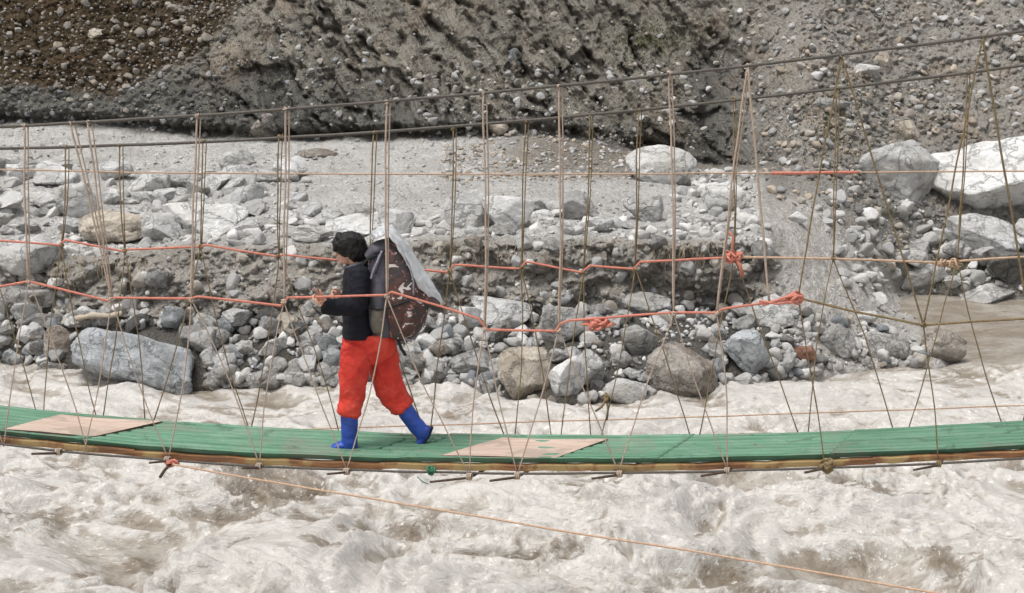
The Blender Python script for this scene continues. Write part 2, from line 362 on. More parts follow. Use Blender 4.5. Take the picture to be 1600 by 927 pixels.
# ------------------------------------------------------------------ terrain (far bank, terrace, cliff, scree)
def cliffY(cb, Y0, py, k=1.15): return Y0 + (cb - py) * .0157 / k
def generic(wl, ft, tp, cb, tY=22.4):
    L = [(wl + 80, YZ(wl + 80, -.8)), (wl, YZ(wl, 0)), ((wl + ft) / 2, YZ((wl + ft) / 2, .42)), (ft, YZ(ft, .8)), (tp + 10, tY - .25), (tp, tY + .1),
         ((tp * .6 + cb * .4), tY + 3.4), (cb + 6, 32.6), (cb, 33.1), (cb - 14, 33.15), (-900, cliffY(cb, 33.2, -900))]
    return L
cols = {
 -500: generic(560, 485, 385, 185), 0: generic(572, 488, 392, 196), 150: generic(590, 490, 398, 200), 300: generic(602, 495, 385, 218),
 500: generic(602, 500, 375, 222), 700: generic(606, 495, 372, 215), 850: generic(625, 490, 372, 212), 1000: generic(628, 480, 372, 235), 1120: generic(612, 478, 372, 255),
 1200: [(680, YZ(680, -.8)), (598, YZ(598, 0)), (540, YZ(540, .5)), (480, YZ(480, .85)), (372, 22.6), (345, 24.2), (285, 28.2), (255, 31), (-900, cliffY(255, 31, -900, .95))],
 1260: [(670, YZ(670, -.8)), (588, YZ(588, 0)), (540, YZ(540, .4)), (470, YZ(470, .95)), (400, 23.6), (340, 26), (280, 28.6), (-900, cliffY(280, 28.6, -900, .85))],
 1340: [(660, YZ(660, -.8)), (576, YZ(576, 0)), (535, YZ(535, .3)), (480, YZ(480, .6)), (430, 25.6), (380, 27), (300, 28.7), (-900, cliffY(300, 28.7, -900, .8))],
 1400: [(640, YZ(640, -.8)), (568, YZ(568, 0)), (530, YZ(530, .25)), (500, YZ(500, .08)), (475, YZ(475, -.05)), (458, YZ(458, .0)), (420, 27.9), (320, 29.2), (-900, cliffY(320, 29.2, -900, .8))],
 1470: [(640, YZ(640, -.8)), (574, YZ(574, 0)), (556, YZ(556, .15)), (535, YZ(535, .0)), (500, YZ(500, -.25)), (470, YZ(470, -.2)), (458, YZ(458, 0)), (440, 28.2), (320, 29.6), (-900, cliffY(320, 29.6, -900, .8))],
 1530: [(640, YZ(640, -.8)), (575, YZ(575, -.3)), (500, YZ(500, -.3)), (474, YZ(474, -.15)), (462, YZ(462, 0)), (440, 28.0), (320, 29.6), (-900, cliffY(320, 29.6, -900, .8))],
 1700: [(640, YZ(640, -.8)), (575, YZ(575, -.4)), (500, YZ(500, -.3)), (480, YZ(480, -.1)), (470, YZ(470, 0)), (440, 27.4), (320, 29.4), (-900, cliffY(320, 29.4, -900, .8))],
 2200: [(640, YZ(640, -.8)), (575, YZ(575, -.4)), (500, YZ(500, -.3)), (480, YZ(480, -.1)), (470, YZ(470, 0)), (440, 27.4), (320, 29.4), (-900, cliffY(320, 29.4, -900, .8))],
}
PYG = np.arange(-900, 690, 5.0); cx_ = np.array(sorted(cols)); PXG = np.arange(-500, 2201, 10.0)
Dc = np.stack([np.interp(PYG, [p for p, _ in sorted(cols[c])], [y for _, y in sorted(cols[c])]) for c in cx_], 1)
DG = np.stack([np.interp(PXG, cx_, Dc[i]) for i in range(len(PYG))])
for _ in range(3):
    DG[:, 1:-1] = (DG[:, :-2] + 2 * DG[:, 1:-1] + DG[:, 2:]) / 4
DG[1:-1] = (DG[:-2] + 2 * DG[1:-1] + DG[2:]) / 4
def depth(px, py):
    u = np.clip((np.asarray(px, float) + 500) / 10, 0, len(PXG) - 1.001); v = np.clip((np.asarray(py, float) + 900) / 5, 0, len(PYG) - 1.001)
    i = u.astype(int); j = v.astype(int); a = u - i; b = v - j
    return (DG[j, i] * (1 - a) + DG[j, i + 1] * a) * (1 - b) + (DG[j + 1, i] * (1 - a) + DG[j + 1, i + 1] * a) * b
def ci(px, xs, ys): return np.interp(px, xs, ys)
CBX = [-500, 0, 150, 300, 500, 700, 850, 1000, 1120, 1200, 1260, 1330, 2200]
def cb_(px): return ci(px, CBX, [185, 196, 200, 218, 222, 215, 212, 235, 258, 262, 290, 330, 440])
def tp_(px): return ci(px, [-500, 0, 150, 300, 500, 700, 1120, 1190, 1230, 1300, 1400, 1480], [385, 392, 398, 385, 375, 372, 372, 378, 400, 440, 470, 520])
def ft_(px): return ci(px, [-500, 0, 300, 500, 850, 1120, 1200, 1300, 1400, 1480], [485, 488, 495, 500, 490, 478, 478, 490, 520, 560])
def wl_(px): return ci(px, [-500, 0, 150, 300, 700, 850, 1000, 1120, 1200, 1340, 1470, 1520], [560, 572, 590, 602, 606, 625, 628, 612, 598, 576, 574, 570])
def zones(px, py, P_):
    w = 14 * fbm(P_ * .55, 4) ; px_ = px + w * 2.2; py_ = py + w
    c_brown = np.array([.105, .077, .047]); c_dark = np.array([.20, .195, .175]); c_olive = np.array([.37, .345, .295]); c_scree = np.array([.40, .375, .335])
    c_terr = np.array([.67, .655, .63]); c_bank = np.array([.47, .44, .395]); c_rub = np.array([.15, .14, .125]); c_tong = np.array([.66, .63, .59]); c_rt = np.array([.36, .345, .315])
    # cliff
    lb = ci(px_, [-500, 0, 170, 300, 380, 430], [130, 132, 150, 95, 10, -300])
    brown = smooth(lb - py_, -12, 14)
    dk = smooth(py_, ci(px_, [0, 400, 700, 900, 1150], [90, 70, 120, 165, 150]), ci(px_, [0, 400, 700, 900, 1150], [150, 150, 205, 235, 230]))
    dk = np.maximum(dk, smooth(px_, 1040, 1100) * smooth(px_, 1240, 1170) * smooth(py_, 60, 120))
    c = c_olive + dk[:, None] * (c_dark - c_olive)
    sc = smooth(px_, 1090, 1230)[:, None] * smooth(py_, 400, 140)[:, None]
    sc = np.maximum(sc, smooth(px_, 1190, 1260)[:, None] * np.ones((1, 1)))
    c = c + sc * (c_scree - c)
    c = c + brown[:, None] * (c_brown - c)
    rt = (smooth(px_, 1200, 1260) * smooth(py_, 190, 280))[:, None]; c = c + rt * (c_rt - c)
    # reddish & mossy patches of the soil
    pr = fbm(P_ * .8 + 50, 3); c = c * (1 + .3 * smooth(pr, .1, .5)[:, None] * np.array([.25, -.05, -.25]))
    ms = np.exp(-(((px - 1010) / 60) ** 2 + ((py - 62) / 22) ** 2)) * smooth(fbm(P_ * 2.2, 3), -.3, .2); c = c + ms[:, None] * .8 * (np.array([.105, .11, .035]) - c)
    ms = np.exp(-(((px - 1520) / 70) ** 2 + ((py - 425) / 22) ** 2)); c = c + ms[:, None] * .7 * (np.array([.10, .105, .055]) - c)
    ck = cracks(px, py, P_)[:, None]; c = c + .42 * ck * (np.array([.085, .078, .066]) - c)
    # terrace
    te = smooth(py_ * .3 + py * .7, cb_(px) - 3, cb_(px) + 5) * smooth(px_, 1215, 1185)
    tt = c_terr * np.ones_like(c); g2 = smooth(px_, 720, 860)[:, None] * smooth(py_, 300, 250)[:, None]; tt = tt + g2 * (np.array([.33, .30, .26]) - tt)
    c = c + te[:, None] * (tt - c)
    tg = smooth(px_, 1180, 1215) * smooth(py_, 280, 330) * smooth(px_ - (py_ - 300) * .9, 1300, 1240); c = c + tg[:, None] * (c_tong - c)
    bk = smooth(py_, tp_(px) - 2, tp_(px) + 8) * smooth(px_, 1225, 1200); c = c + bk[:, None] * (c_bank - c)
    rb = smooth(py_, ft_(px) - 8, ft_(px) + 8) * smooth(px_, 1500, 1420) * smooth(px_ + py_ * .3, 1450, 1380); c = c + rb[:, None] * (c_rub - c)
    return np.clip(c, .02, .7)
CRACKS = [[(425,20),(450,90),(480,150),(520,215)], [(440,0),(520,60),(560,130)], [(545,0),(600,40),(650,60),(700,100)], [(610,-20),(680,40),(730,90)], [(690,100),(730,150),(745,190)], [(700,-10),(760,30),(800,75),(830,120)],
 [(770,-10),(850,60),(900,110),(935,160),(950,190)], [(870,-10),(905,60),(930,120)], [(960,-10),(1000,110),(1040,160)], [(1090,20),(1120,60),(1160,90),(1180,160)], [(1060,-10),(1120,30),(1170,40)], [(520,150),(600,190),(640,215)], [(560,60),(640,130),(700,200)], [(800,130),(850,170),(900,205)], [(300,60),(340,130),(400,190)]]
def cracks(px, py, P_):
    wx_ = px + 24 * fbm(P_ * .9 + 70, 5, g=.6); wy_ = py + 20 * fbm(P_ * 1.3 + 90, 3); m = np.zeros_like(px, dtype=float)
    sel = (px > 250) & (px < 1250) & (py < 260) & (py > -40)
    x, y = wx_[sel], wy_[sel]; r = np.zeros_like(x)
    for k, L in enumerate(CRACKS):
        wd = (3.2, 5.5, 4.2, 7)[k % 4]
        for (x0, y0), (x1, y1) in zip(L[:-1], L[1:]):
            dx, dy = x1 - x0, y1 - y0; t = np.clip(((x - x0) * dx + (y - y0) * dy) / (dx * dx + dy * dy), 0, 1)
            d = np.hypot(x - x0 - t * dx, y - y0 - t * dy); r = np.maximum(r, np.exp(-(d / wd) ** 2))
    m[sel] = r * smooth(perlin(P_[sel] * 1.5 + 5) + .5 * perlin(P_[sel] * 4 + 5), -.4, .35); return m
def disp(px, py, P_):
    """offset of the terrain in metres (dY, dZ)"""
    cl = smooth(py, cb_(px) + 4, cb_(px) - 12)
    # erosion grooves slanting down to the right
    X, Z = P_[:, 0], P_[:, 2]
    al = X * .5 - Z * .866 ; ac = X * .866 + Z * .5
    q = np.stack([ac * 1.3, al * .22, P_[:, 1] * .1], -1); q[:, 0] += .35 * fbm(P_ * .7, 3)
    gr = fbm(q, 4, ridge=True)
    q2 = np.stack([ac * 4.5, al * .8, P_[:, 1] * .3], -1)
    gr2 = fbm(q2 + 7, 3, ridge=True)
    ru = fbm(P_ * np.array([1.6, 1.0, 1.6]), 5); fi = fbm(P_ * np.array([6.5, 3, 6.5]), 4, billow=True)
    gm = smooth(px, 300, 430) * smooth(px, 1250, 1120)
    dY = cl * (-.46 * gr * gm - .20 * gr2 * (.3 + .7 * gm) - .26 * ru - .14 * fi * (1.3 - .6 * gm))
    sel = cl > .01; wq = P_[sel] + .22 * np.stack([fbm(P_[sel] * 1.7, 3), 0 * P_[sel][:, 0], fbm(P_[sel] * 1.7 + 9, 3)], -1)
    acs, als = wq[:, 0] * .866 + wq[:, 2] * .5, wq[:, 0] * .5 - wq[:, 2] * .866; cv = np.zeros_like(dY)
    cv[sel] = .34 * cellval(np.stack([acs * 1.25, als * .55, wq[:, 1] * .3], -1)) + .16 * cellval(np.stack([acs * 3.4, als * 1.7, wq[:, 1] * .6], -1), 5)
    dY = dY - cl * cv * (.35 + .65 * gm)
    dY = dY + .36 * cracks(px, py, P_)
    # undercut at the foot of the cliff
    uc = np.exp(-((py - (cb_(px) - 9)) / 11) ** 2) * smooth(px, 1120, 1000) * (.6 + .5 * perlin(P_ * .6 + 3)); dY = dY + uc * .75
    bk = smooth(py, tp_(px) - 4, tp_(px) + 8) * smooth(py, ft_(px) + 14, ft_(px) - 6) * smooth(px, 1260, 1190)
    b1 = fbm(P_ * np.array([1.7, 1, 2.6]) + 30, 4); b2 = fbm(P_ * np.array([8, 4, 9]) + 30, 4, billow=True)
    dY = dY + bk * (-.5 * b1 - .17 * b2)
    ot = (1 - cl) * (1 - bk)
    dZ = ot * (.10 * fbm(P_ * np.array([1.2, .7, 1]) + 12, 4) + .06 * fbm(P_ * np.array([5, 2.5, 1]) + 12, 4, billow=True)) * smooth(py, 640, 590)
    rt = ot * smooth(px, 1200, 1280); dZ = dZ + rt * .07 * fbm(P_ * 4 + 5, 3, billow=True) * smooth(P_[:, 2], -.05, .3)
    return dY, dZ
def surf(px, py):
    px = np.atleast_1d(np.asarray(px, float)); py = np.atleast_1d(np.asarray(py, float))
    P_ = Pn(px, py, depth(px, py)); dY, dZ = disp(px, py, P_)
    P_[:, 1] += dY; P_[:, 2] += dZ
    return P_
gx = np.concatenate([np.arange(-500, -40, 12), np.arange(-40, 1640, 2.6), np.arange(1640, 2200, 12)])
gy = np.concatenate([np.arange(-880, -40, 14), np.arange(-40, 640, 2.4), np.arange(640, 690, 8)])
PX, PY = np.meshgrid(gx, gy); pxf, pyf = PX.ravel(), PY.ravel()
TV = surf(pxf, pyf)
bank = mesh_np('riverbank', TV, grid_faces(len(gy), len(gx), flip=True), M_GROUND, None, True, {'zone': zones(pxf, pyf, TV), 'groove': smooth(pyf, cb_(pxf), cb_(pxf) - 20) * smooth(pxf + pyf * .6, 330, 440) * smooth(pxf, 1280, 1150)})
tag(bank, 'far riverbank: pale gravel terrace, eroded cut bank and dark earth cliff behind', 'riverbank', kind='structure')

# ------------------------------------------------------------------ river
def water_h(X, Y):
    P_ = np.stack([X, Y * 1.0, 0 * X], -1)
    w1 = fbm(P_ * .45, 2); w2 = perlin(P_ * .45 + 33)
    Q = P_ + np.stack([w1, w2, 0 * w1], -1) * 1.0
    w3 = perlin(Q * 1.4 + 3); w4 = perlin(Q * 1.4 + 13); Q2 = Q + np.stack([w3, w4, 0 * w3], -1) * .28
    big = fbm(Q * np.array([.40, .60, 1]) + 4, 2)
    mid = fbm(Q * np.array([.95, 1.5, 1]) + 9, 2, ridge=True)
    sml = fbm(Q2 * np.array([2.6, 3.8, 1]) + 2, 3, ridge=True)
    puf = fbm(Q2 * np.array([2.4, 3.2, 1]) + 21, 3, g=.42, billow=True)
    near = smooth(Y, 19.5, 15.5)
    am = (.5 + .5 * near)
    calm = smooth(Y, 22.5, 20.6)                     # the slack inlet on the right
    am = am * (.12 + .88 * calm)
    act = smooth(big + .5 * mid, -.35, .5)
    h = am * (.50 * big + .22 * mid + (.05 * sml + .10 * puf + .022 * fbm(Q2 * np.array([8, 10, 1]) + 5, 2, billow=True)) * (.35 + .65 * act))
    foam = .5 * mid + .55 * sml + .5 * big
    return h, foam, big, mid, sml, calm
xs = np.concatenate([np.linspace(-70, -11, 40), np.arange(-10.8, 10.8, .028), np.linspace(11, 70, 40)])
ys = np.concatenate([np.linspace(-40, 10.5, 50), np.arange(10.6, 21.5, .034), np.arange(21.6, 31, .12)])
WX, WY = np.meshgrid(xs, ys); wx, wy = WX.ravel(), WY.ravel()
h, foam, big, mid, sml, calm = water_h(wx, wy)
mud = smooth(-mid - .6 * big, .15, .9) * smooth(perlin(np.stack([wx * .55, wy * .8, 0 * wx + 5], -1)), -.05, .4)
mud = mud * .7
for (mx, my, rx, ry, st) in [(440, 765, 110, 34, 1.1), (200, 850, 22, 18, 1.5), (175, 892, 26, 10, 1.0), (690, 815, 70, 22, .9), (640, 830, 34, 14, .8), (880, 872, 110, 24, .7), (940, 780, 90, 26, .7),
        (1375, 785, 60, 18, .9), (1480, 880, 34, 28, 1.0), (1150, 900, 40, 22, 1.0), (60, 805, 90, 22, .7), (240, 780, 70, 16, .5), (520, 885, 40, 10, .8), (565, 855, 14, 10, 1.1), (1255, 745, 90, 14, .8), (1590, 735, 60, 20, .8), (60, 590, 120, 18, .5), (700, 645, 120, 12, .5), (1530, 500, 140, 24, .45)]:
    c = P(mx, my, float(YZ(my, 0))); k_ = c.y / F
    dep_k = k_ * c.y / 4.9 * 1.05
    mud = np.maximum(mud, st * np.exp(-((wx - c.x) / (rx * k_)) ** 2 - ((wy - c.y) / (ry * dep_k)) ** 2))
mud = np.clip(mud, 0, 1.2)
foamv = smooth(foam, -.3, .7) * (.35 + .65 * calm)
# chop pushed down the river so that crests lean
WV = np.stack([wx - .35 * h, wy - .25 * h, h - .04], -1)
river = mesh_np('river_water', WV, grid_faces(len(ys), len(xs)), M_WATER, None, True, {'foam': foamv, 'mud': mud})
tag(river, 'churning silty river rapids with pale foam and muddy troughs', 'river', kind='structure')

# ------------------------------------------------------------------ rocks
def ico(sub):
    bm = bmesh.new(); bmesh.ops.create_icosphere(bm, subdivisions=sub, radius=1)
    V = np.array([v.co[:] for v in bm.verts]); Fc = np.array([[v.index for v in f.verts] for f in bm.faces]); bm.free(); return V, Fc
ICO = {k: ico(k) for k in (1, 2, 3, 4, 5)}
def rot(ax, ay, az):
    return np.array(Matrix.Rotation(az, 3, 'Z') @ Matrix.Rotation(ay, 3, 'Y') @ Matrix.Rotation(ax, 3, 'X'))
def rock_shape(sub, seed, cuts=9, ang=.6, rough=.11, cutd=(.46, .84), flat=False):
    rs = np.random.RandomState(seed); V, Fc = ICO[sub]; V = V.copy()
    bx = .38 if cuts > 4 else .0
    V = V * (1 - bx) + bx * V / np.abs(V).max(1)[:, None]; V = V @ rot(*rs.uniform(-3, 3, 3)).T
    soft = .012 + .075 * (1 - ang)
    for k in range(cuts):
        n = rs.normal(size=3); n /= np.linalg.norm(n); d = rs.uniform(*cutd)
        e = V @ n - d
        ex = np.where(e > soft, e, np.where(e > -soft, (e + soft) ** 2 / (4 * soft), 0))
        V = V - np.outer(ex, n) * .96
    nn = V / (np.linalg.norm(V, axis=1)[:, None] + 1e-9)
    s = seed * 1.37 % 50
    if sub >= 2: V = V + nn * (rough * fbm(V * 1.5 + s, 3))[:, None]
    if sub >= 4: V = V + nn * (rough * .6 * fbm(V * 4 + s, 4, ridge=True))[:, None]
    ext = np.abs(V).max(0); V = V / ext
    return V, Fc
def rot(ax, ay, az):
    return np.array(Matrix.Rotation(az, 3, 'Z') @ Matrix.Rotation(ay, 3, 'Y') @ Matrix.Rotation(ax, 3, 'X'))

heroes = [
 # x0,y0,x1,y1, tone, seed, cuts, ang, tilt(deg), depthratio, label, sub
 (104,503,312,632,'bluegrey',2,0,.9,7,.7,'huge blue-grey slab of rock leaning into the rapids at the left'),
 (-14,375,92,438,'white',5,3,.0,-4,.9,'cream rounded boulder overhanging the bank edge at the far left'),
 (116,330,250,388,'tan',88,4,.2,3,.8,'tan boulder on the bank edge beside a flat white boulder'),
 (246,316,382,374,'white',9,9,.6,4,.8,'flat white boulder right of the tan boulder on the bank edge'),
 (84,286,154,348,'pale',12,7,.3,0,.8,'rounded pale boulder behind and left of the tan boulder'),
 (196,268,262,306,'white',13,8,.5,10,.7,'low white boulder on the terrace above the tan boulder'),
 (243,262,322,300,'pale',14,9,.5,-5,.7,'flat grey-white boulder on the terrace above the flat white boulder'),
 (-8,444,84,492,'grey',15,8,.5,0,.7,'grey boulder tucked under the overhanging cream boulder'),
 (36,300,92,330,'pale',16,8,.6,0,.6,'low pale rock on the terrace at far left'),
 (505,336,590,372,'white',17,8,.4,0,.7,'white boulder on the bank edge just behind the walker head'),
 (455,352,520,382,'pale',18,8,.4,0,.6,'low pale boulder on the bank edge left of the walker head'),
 (572,328,648,372,'white',19,8,.4,0,.6,'white boulder on the bank edge behind the plastic sheet'),
 (748,306,836,366,'white',20,8,.6,12,.7,'bright white angular boulder on the terrace right of the walker'),
 (694,298,768,368,'pale',21,7,.4,-8,.7,'beige-stained boulder leaning against the bright white angular boulder'),
 (978,228,1090,298,'pale',22,3,.0,0,.8,'large smooth pale boulder on the terrace below the cliff'),
 (974,306,1038,352,'pale',23,7,.4,0,.7,'pale rounded boulder below the large smooth terrace boulder'),
 (876,298,936,352,'grey',24,10,.9,15,.6,'grey angular slab standing on the terrace edge'),
 (1098,286,1166,338,'white',25,8,.5,12,.6,'whitish boulder leaning in the stone heap at the terrace corner'),
 (735,466,832,518,'white',26,8,.5,5,.7,'long pale boulder under the cut bank right of the backpack'),
 (842,476,914,546,'pale',27,9,.8,0,.7,'pale pointed boulder under the cut bank by the orange rope tangle'),
 (962,458,1052,504,'grey',28,9,.8,8,.6,'wedge-shaped grey rock under the cut bank'),
 (968,510,1028,560,'grey',29,8,.6,0,.8,'blocky grey boulder in the middle of the rubble'),
 (776,546,866,632,'tan',30,9,.8,10,.6,'beige slab standing at the water edge left of a white boulder'),
 (856,556,918,634,'white',31,9,.7,-5,.7,'whitish upright boulder at the water edge'),
 (900,548,946,618,'pale',32,9,.8,0,.7,'dark-sided grey boulder right of the whitish upright boulder'),
 (1008,540,1128,630,'brown',33,9,.6,-8,.8,'large brown-grey boulder with streaked face at the water edge'),
 (938,592,1014,636,'pale',34,8,.4,0,.8,'smooth low boulder between two water edge boulders'),
 (1130,514,1212,600,'bluegrey',35,9,.8,0,.8,'dark blue-grey boulder right of the brown-grey boulder'),
 (1168,462,1244,518,'pale',36,9,.7,0,.7,'pale boulder under the orange knotted handrail end'),
 (1438,512,1514,574,'brown',37,8,.6,12,.8,'wet boulder with brown side at the tip of the gravel spit'),
 (1334,222,1474,322,'pale',38,8,.3,-14,.8,'broad grey-white boulder left of the massive white boulder'),
 (1430,202,1680,352,'white',73,9,.5,-20,.8,'massive white-grey boulder at the right edge of the scree'),
 (1480,336,1600,408,'white',40,9,.6,10,.7,'pale boulder below the massive white boulder'),
 (1400,408,1482,458,'pale',41,8,.5,0,.7,'mossy pale boulder at the edge of the slack water'),
 (1278,506,1342,560,'grey',42,8,.5,0,.8,'rounded grey boulder near the middle of the gravel spit'),
 (1350,522,1422,566,'grey',43,9,.7,0,.8,'low cracked grey boulder near the tip of the gravel spit'),
 (1228,542,1276,566,'red',44,8,.4,10,.7,'rust-red stone in the rubble near the waterline'),
 (388,178,446,216,'brown',45,9,.7,-10,.7,'brown-grey slab at the foot of the cliff'),
 (756,190,796,212,'tan',46,8,.3,0,.7,'small beige round stone at the cliff foot'),
 (462,232,528,250,'brown',47,9,.7,6,.6,'flat dark brown rock half buried in the terrace sand'),
 (134,44,164,66,'tan',48,8,.5,0,.8,'pale oval stone stuck in the brown part of the cliff'),
 (1360,82,1394,108,'tan',49,8,.5,20,.7,'beige stone high on the scree slope'),
 (1324,100,1376,126,'pale',50,9,.8,5,.6,'flat stone high on the scree left of a beige stone'),
 (1392,188,1442,226,'tan',51,9,.9,0,.7,'triangular beige rock on the scree above the grey boulder'),
 (1262,152,1330,176,'grey',52,9,.8,4,.6,'thin flat rock on the scree near the hanging rope'),
 (768,76,816,112,'bluegrey',53,9,.9,20,.6,'bluish plate of rock set in the grooved cliff'),
 (398,526,452,566,'pale',54,8,.5,0,.8,'pale rounded boulder in the rubble left of the walker'),
 (430,488,472,530,'tan',55,8,.5,0,.8,'beige stone hanging from the cut bank left of the walker'),
 (648,522,686,552,'white',56,8,.5,0,.8,'white round stone directly right of the hanging strap'),
 (716,478,756,520,'pale',57,8,.5,0,.8,'pale stone left of the long pale boulder under the bank'),
 (700,545,782,602,'grey',58,9,.7,6,.7,'wide grey rock in the rubble left of the beige slab'),
 (0,545,46,580,'bluegrey',59,9,.8,8,.7,'bluish angular stone at the far left waterline'),
 (62,510,118,560,'brown',60,9,.7,0,.8,'brown-grey boulder touching the left end of the huge slab'),
 (56,566,112,592,'grey',61,8,.5,0,.7,'flat grey stone awash left of the huge slab'),
 (330,540,372,572,'grey',62,8,.5,0,.8,'round grey stone right of the huge slab'),
 (440,560,484,598,'grey',63,8,.5,0,.8,'grey cobble at the waterline left of the red trousers'),
 (1230,330,1262,352,'white',64,8,.5,0,.8,'white stone on the top of the gravel spit'),
 (1352,458,1386,484,'white',65,7,.3,0,.8,'bright white round stone on the spit near the slack water'),
 (1334,486,1372,508,'pale',66,7,.3,0,.8,'pale round stone below the bright white one on the spit'),
 (1380,404,1402,424,'tan',67,7,.4,0,.8,'small beige stone above the slack water'),
 (1500,448,1600,492,'pale',68,9,.6,4,.8,'low whitish rocks shelf at the far edge of the slack water'),
 (1546,392,1640,450,'dark',69,9,.8,0,.8,'dark mossy ledge of rock at the right edge of the photo'),
]
hero_info = []
def place_rock(x0, y0, x1, y1, tone, seed, cuts, ang, tilt, dr, label, sub=None, name='boulder', V=None, Fc=None):
    cxp, cyp, w, hh = (x0 + x1) / 2, (y0 + y1) / 2, x1 - x0, y1 - y0
    base = depth(cxp, min(y1 - .18 * hh, 640)); base = float(np.ravel(base)[0])
    dep = (base * cp - 0) ; 
    c = P(cxp, cyp, base); sx = w / F * base * 1.02; sz = hh / F * base * 1.02
    if sub is None: sub = 5 if w > 55 else 4
    if V is None: V, Fc = rock_shape(sub, seed, cuts, ang)
    ax = np.random.RandomState(seed + 900).uniform(-.5, .5, 3)
    V = V @ rot(*(ax * (.5, .15, 1.2))).T
    V = V @ np.array(Matrix.Rotation(R(tilt), 3, 'Y')).T
    ext = (V.max(0) - V.min(0)); V = (V - (V.max(0) + V.min(0)) / 2) / ext
    sy = max(sx, sz) * dr
    V = V * np.array([sx, sy, sz])
    o = mesh_np(name, V, Fc, ROCK[tone], None, True); o.location = (c.x, c.y + (sy * .22 if seed != 2 else -.15), c.z)
    return o
def slab_shape():
    # the leaning slab: outline corners in pixels relative to the centre, front and back
    V, Fc = ICO[5]; V = V.copy()
    u = V / (np.abs(V).max(1)[:, None]); f = .6
    V = V * (1 - f) + u * f * .82                        # rounded box
    X, Y, Z = V[:, 0].copy(), V[:, 1], V[:, 2].copy()
    # shear: left end high and short, right end hangs lower
    V[:, 2] = Z * (.55 + .30 * (X + 1) / 2) - .50 * (X + .1)
    V[:, 0] = X + .10 * Z
    V[:, 1] = Y * (1 - .25 * Z)
    nn = V / np.linalg.norm(V, axis=1)[:, None]
    V = V + nn * (.13 * fbm(V * 1.5 + 3, 3) + .05 * fbm(V * 6 + 3, 4, ridge=True) * (1.4 - Z))[:, None]
    return V, Fc
for hr in heroes:
    x0, y0, x1, y1, tone, seed, cuts, ang, tilt, dr, label = hr
    V = Fc = None
    if seed == 2: V, Fc = slab_shape()
    o = place_rock(x0, y0, x1, y1, tone, seed, cuts, ang, tilt, dr, label, V=V, Fc=Fc)
    tag(o, label, 'boulder' if (x1 - x0) > 50 else 'stone', 'boulders on the far riverbank')
    if (x1 - x0) <= 50: o.name = 'stone'
    hero_info.append(((x0 + x1) / 2, (y0 + y1) / 2, (x1 - x0), (y1 - y0), label))

# scattered stones ---------------------------------------------------
TONES = {'white': (.62, .605, .585), 'pale': (.54, .525, .50), 'grey': (.46, .455, .44), 'brown': (.37, .335, .29), 'tan': (.46, .39, .31), 'dark': (.17, .165, .155), 'bluegrey': (.31, .33, .345), 'red': (.33, .17, .11)}
def inhero(px, py, f=.42):
    for (a, b, w, h_, _) in hero_info:
        if abs(px - a) < w * f and abs(py - b) < h_ * f: return True
    return False
scat = []
def scatter(n, fx, smin, smax, tones, power=2.2, zone='rubble', hfac=.72, avoid=True, sink=.25, thin=None):
    k = 0; tries = 0
    while k < n and tries < n * 20:
        tries += 1
        q = fx()
        if q is None: continue
        px, py = q
        if avoid and inhero(px, py): continue
        if thin is not None and random.random() > thin(px, py): continue
        s = smin + (smax - smin) * random.random() ** power
        scat.append((px, py, s, random.choice(tones), zone, hfac, sink)); k += 1
U = random.uniform
def fr(x0, x1, fa, fb, p=1.0):
    def f():
        x = U(x0, x1); a = fa(x) if callable(fa) else fa; b = fb(x) if callable(fb) else fb
        return x, a + (b - a) * random.random() ** p
    return f
F1 = lambda fn, d=0: (lambda x: float(fn(x)) + d)
GR = ['pale', 'grey', 'pale', 'pale', 'bluegrey', 'brown', 'white', 'grey', 'dark', 'white', 'pale', 'pale']
# rubble at the foot of the bank
scatter(850, fr(-260, 1230, F1(ft_, 2), F1(wl_, 2)), 9, 52, GR, 2.2, 'rubble')
scatter(1500, fr(-260, 1240, F1(ft_, -4), F1(wl_, 4)), 4, 12, GR, 1.3, 'rubble')
scatter(160, fr(300, 1240, F1(wl_, -16), F1(wl_, 5)), 10, 30, GR, 1.4, 'rubble')
scatter(220, fr(1200, 1450, lambda x: ft_(x) + 6, F1(wl_, 0)), 7, 30, GR, 2, 'spit')
scatter(240, fr(1200, 1440, lambda x: 345 + (x - 1200) * .55, F1(wl_, -20)), 2.5, 10, ['pale', 'grey', 'grey', 'pale'], 2.6, 'spit')
# stones in the bank face
scatter(300, fr(-260, 1215, F1(tp_, 10), F1(ft_, 4)), 6, 42, ['grey', 'brown', 'brown', 'grey', 'pale'], 2.4, 'bank', .8, True, .45)
scatter(420, fr(-260, 1225, F1(tp_, 2), F1(ft_, 6)), 3, 9, ['grey', 'brown', 'pale', 'brown', 'grey'], 1.6, 'bank', .8, True, .35)
# stones on the terrace edge
scatter(330, fr(-260, 1200, F1(tp_, -26), F1(tp_, 3)), 6, 34, ['white', 'pale', 'pale', 'white', 'grey'], 2.4, 'edge', .6, True, .4)
scatter(60, fr(-260, 480, F1(tp_, -130), F1(tp_, -10)), 36, 84, ['white', 'pale', 'white', 'white'], 1.6, 'edge', .55, True, .2)
scatter(26, fr(480, 1000, F1(tp_, -40), F1(tp_, -4)), 28, 60, ['white', 'pale', 'white', 'pale'], 1.4, 'edge', .5, True, .3)
scatter(420, fr(-260, 480, F1(tp_, -110), F1(tp_, -6)), 6, 42, ['white', 'pale', 'pale', 'white'], 2.6, 'edge', .5, True, .45)
scatter(130, fr(1050, 1180, 268, 366), 8, 32, ['white', 'pale', 'pale', 'grey', 'white'], 1.6, 'edge', .6, True, .3)
scatter(2600, fr(-260, 1190, F1(cb_, 4), F1(tp_, -4)), 2.2, 11, ['pale', 'pale', 'grey', 'pale', 'grey'], 2.8, 'terrace', .55, True, .4)
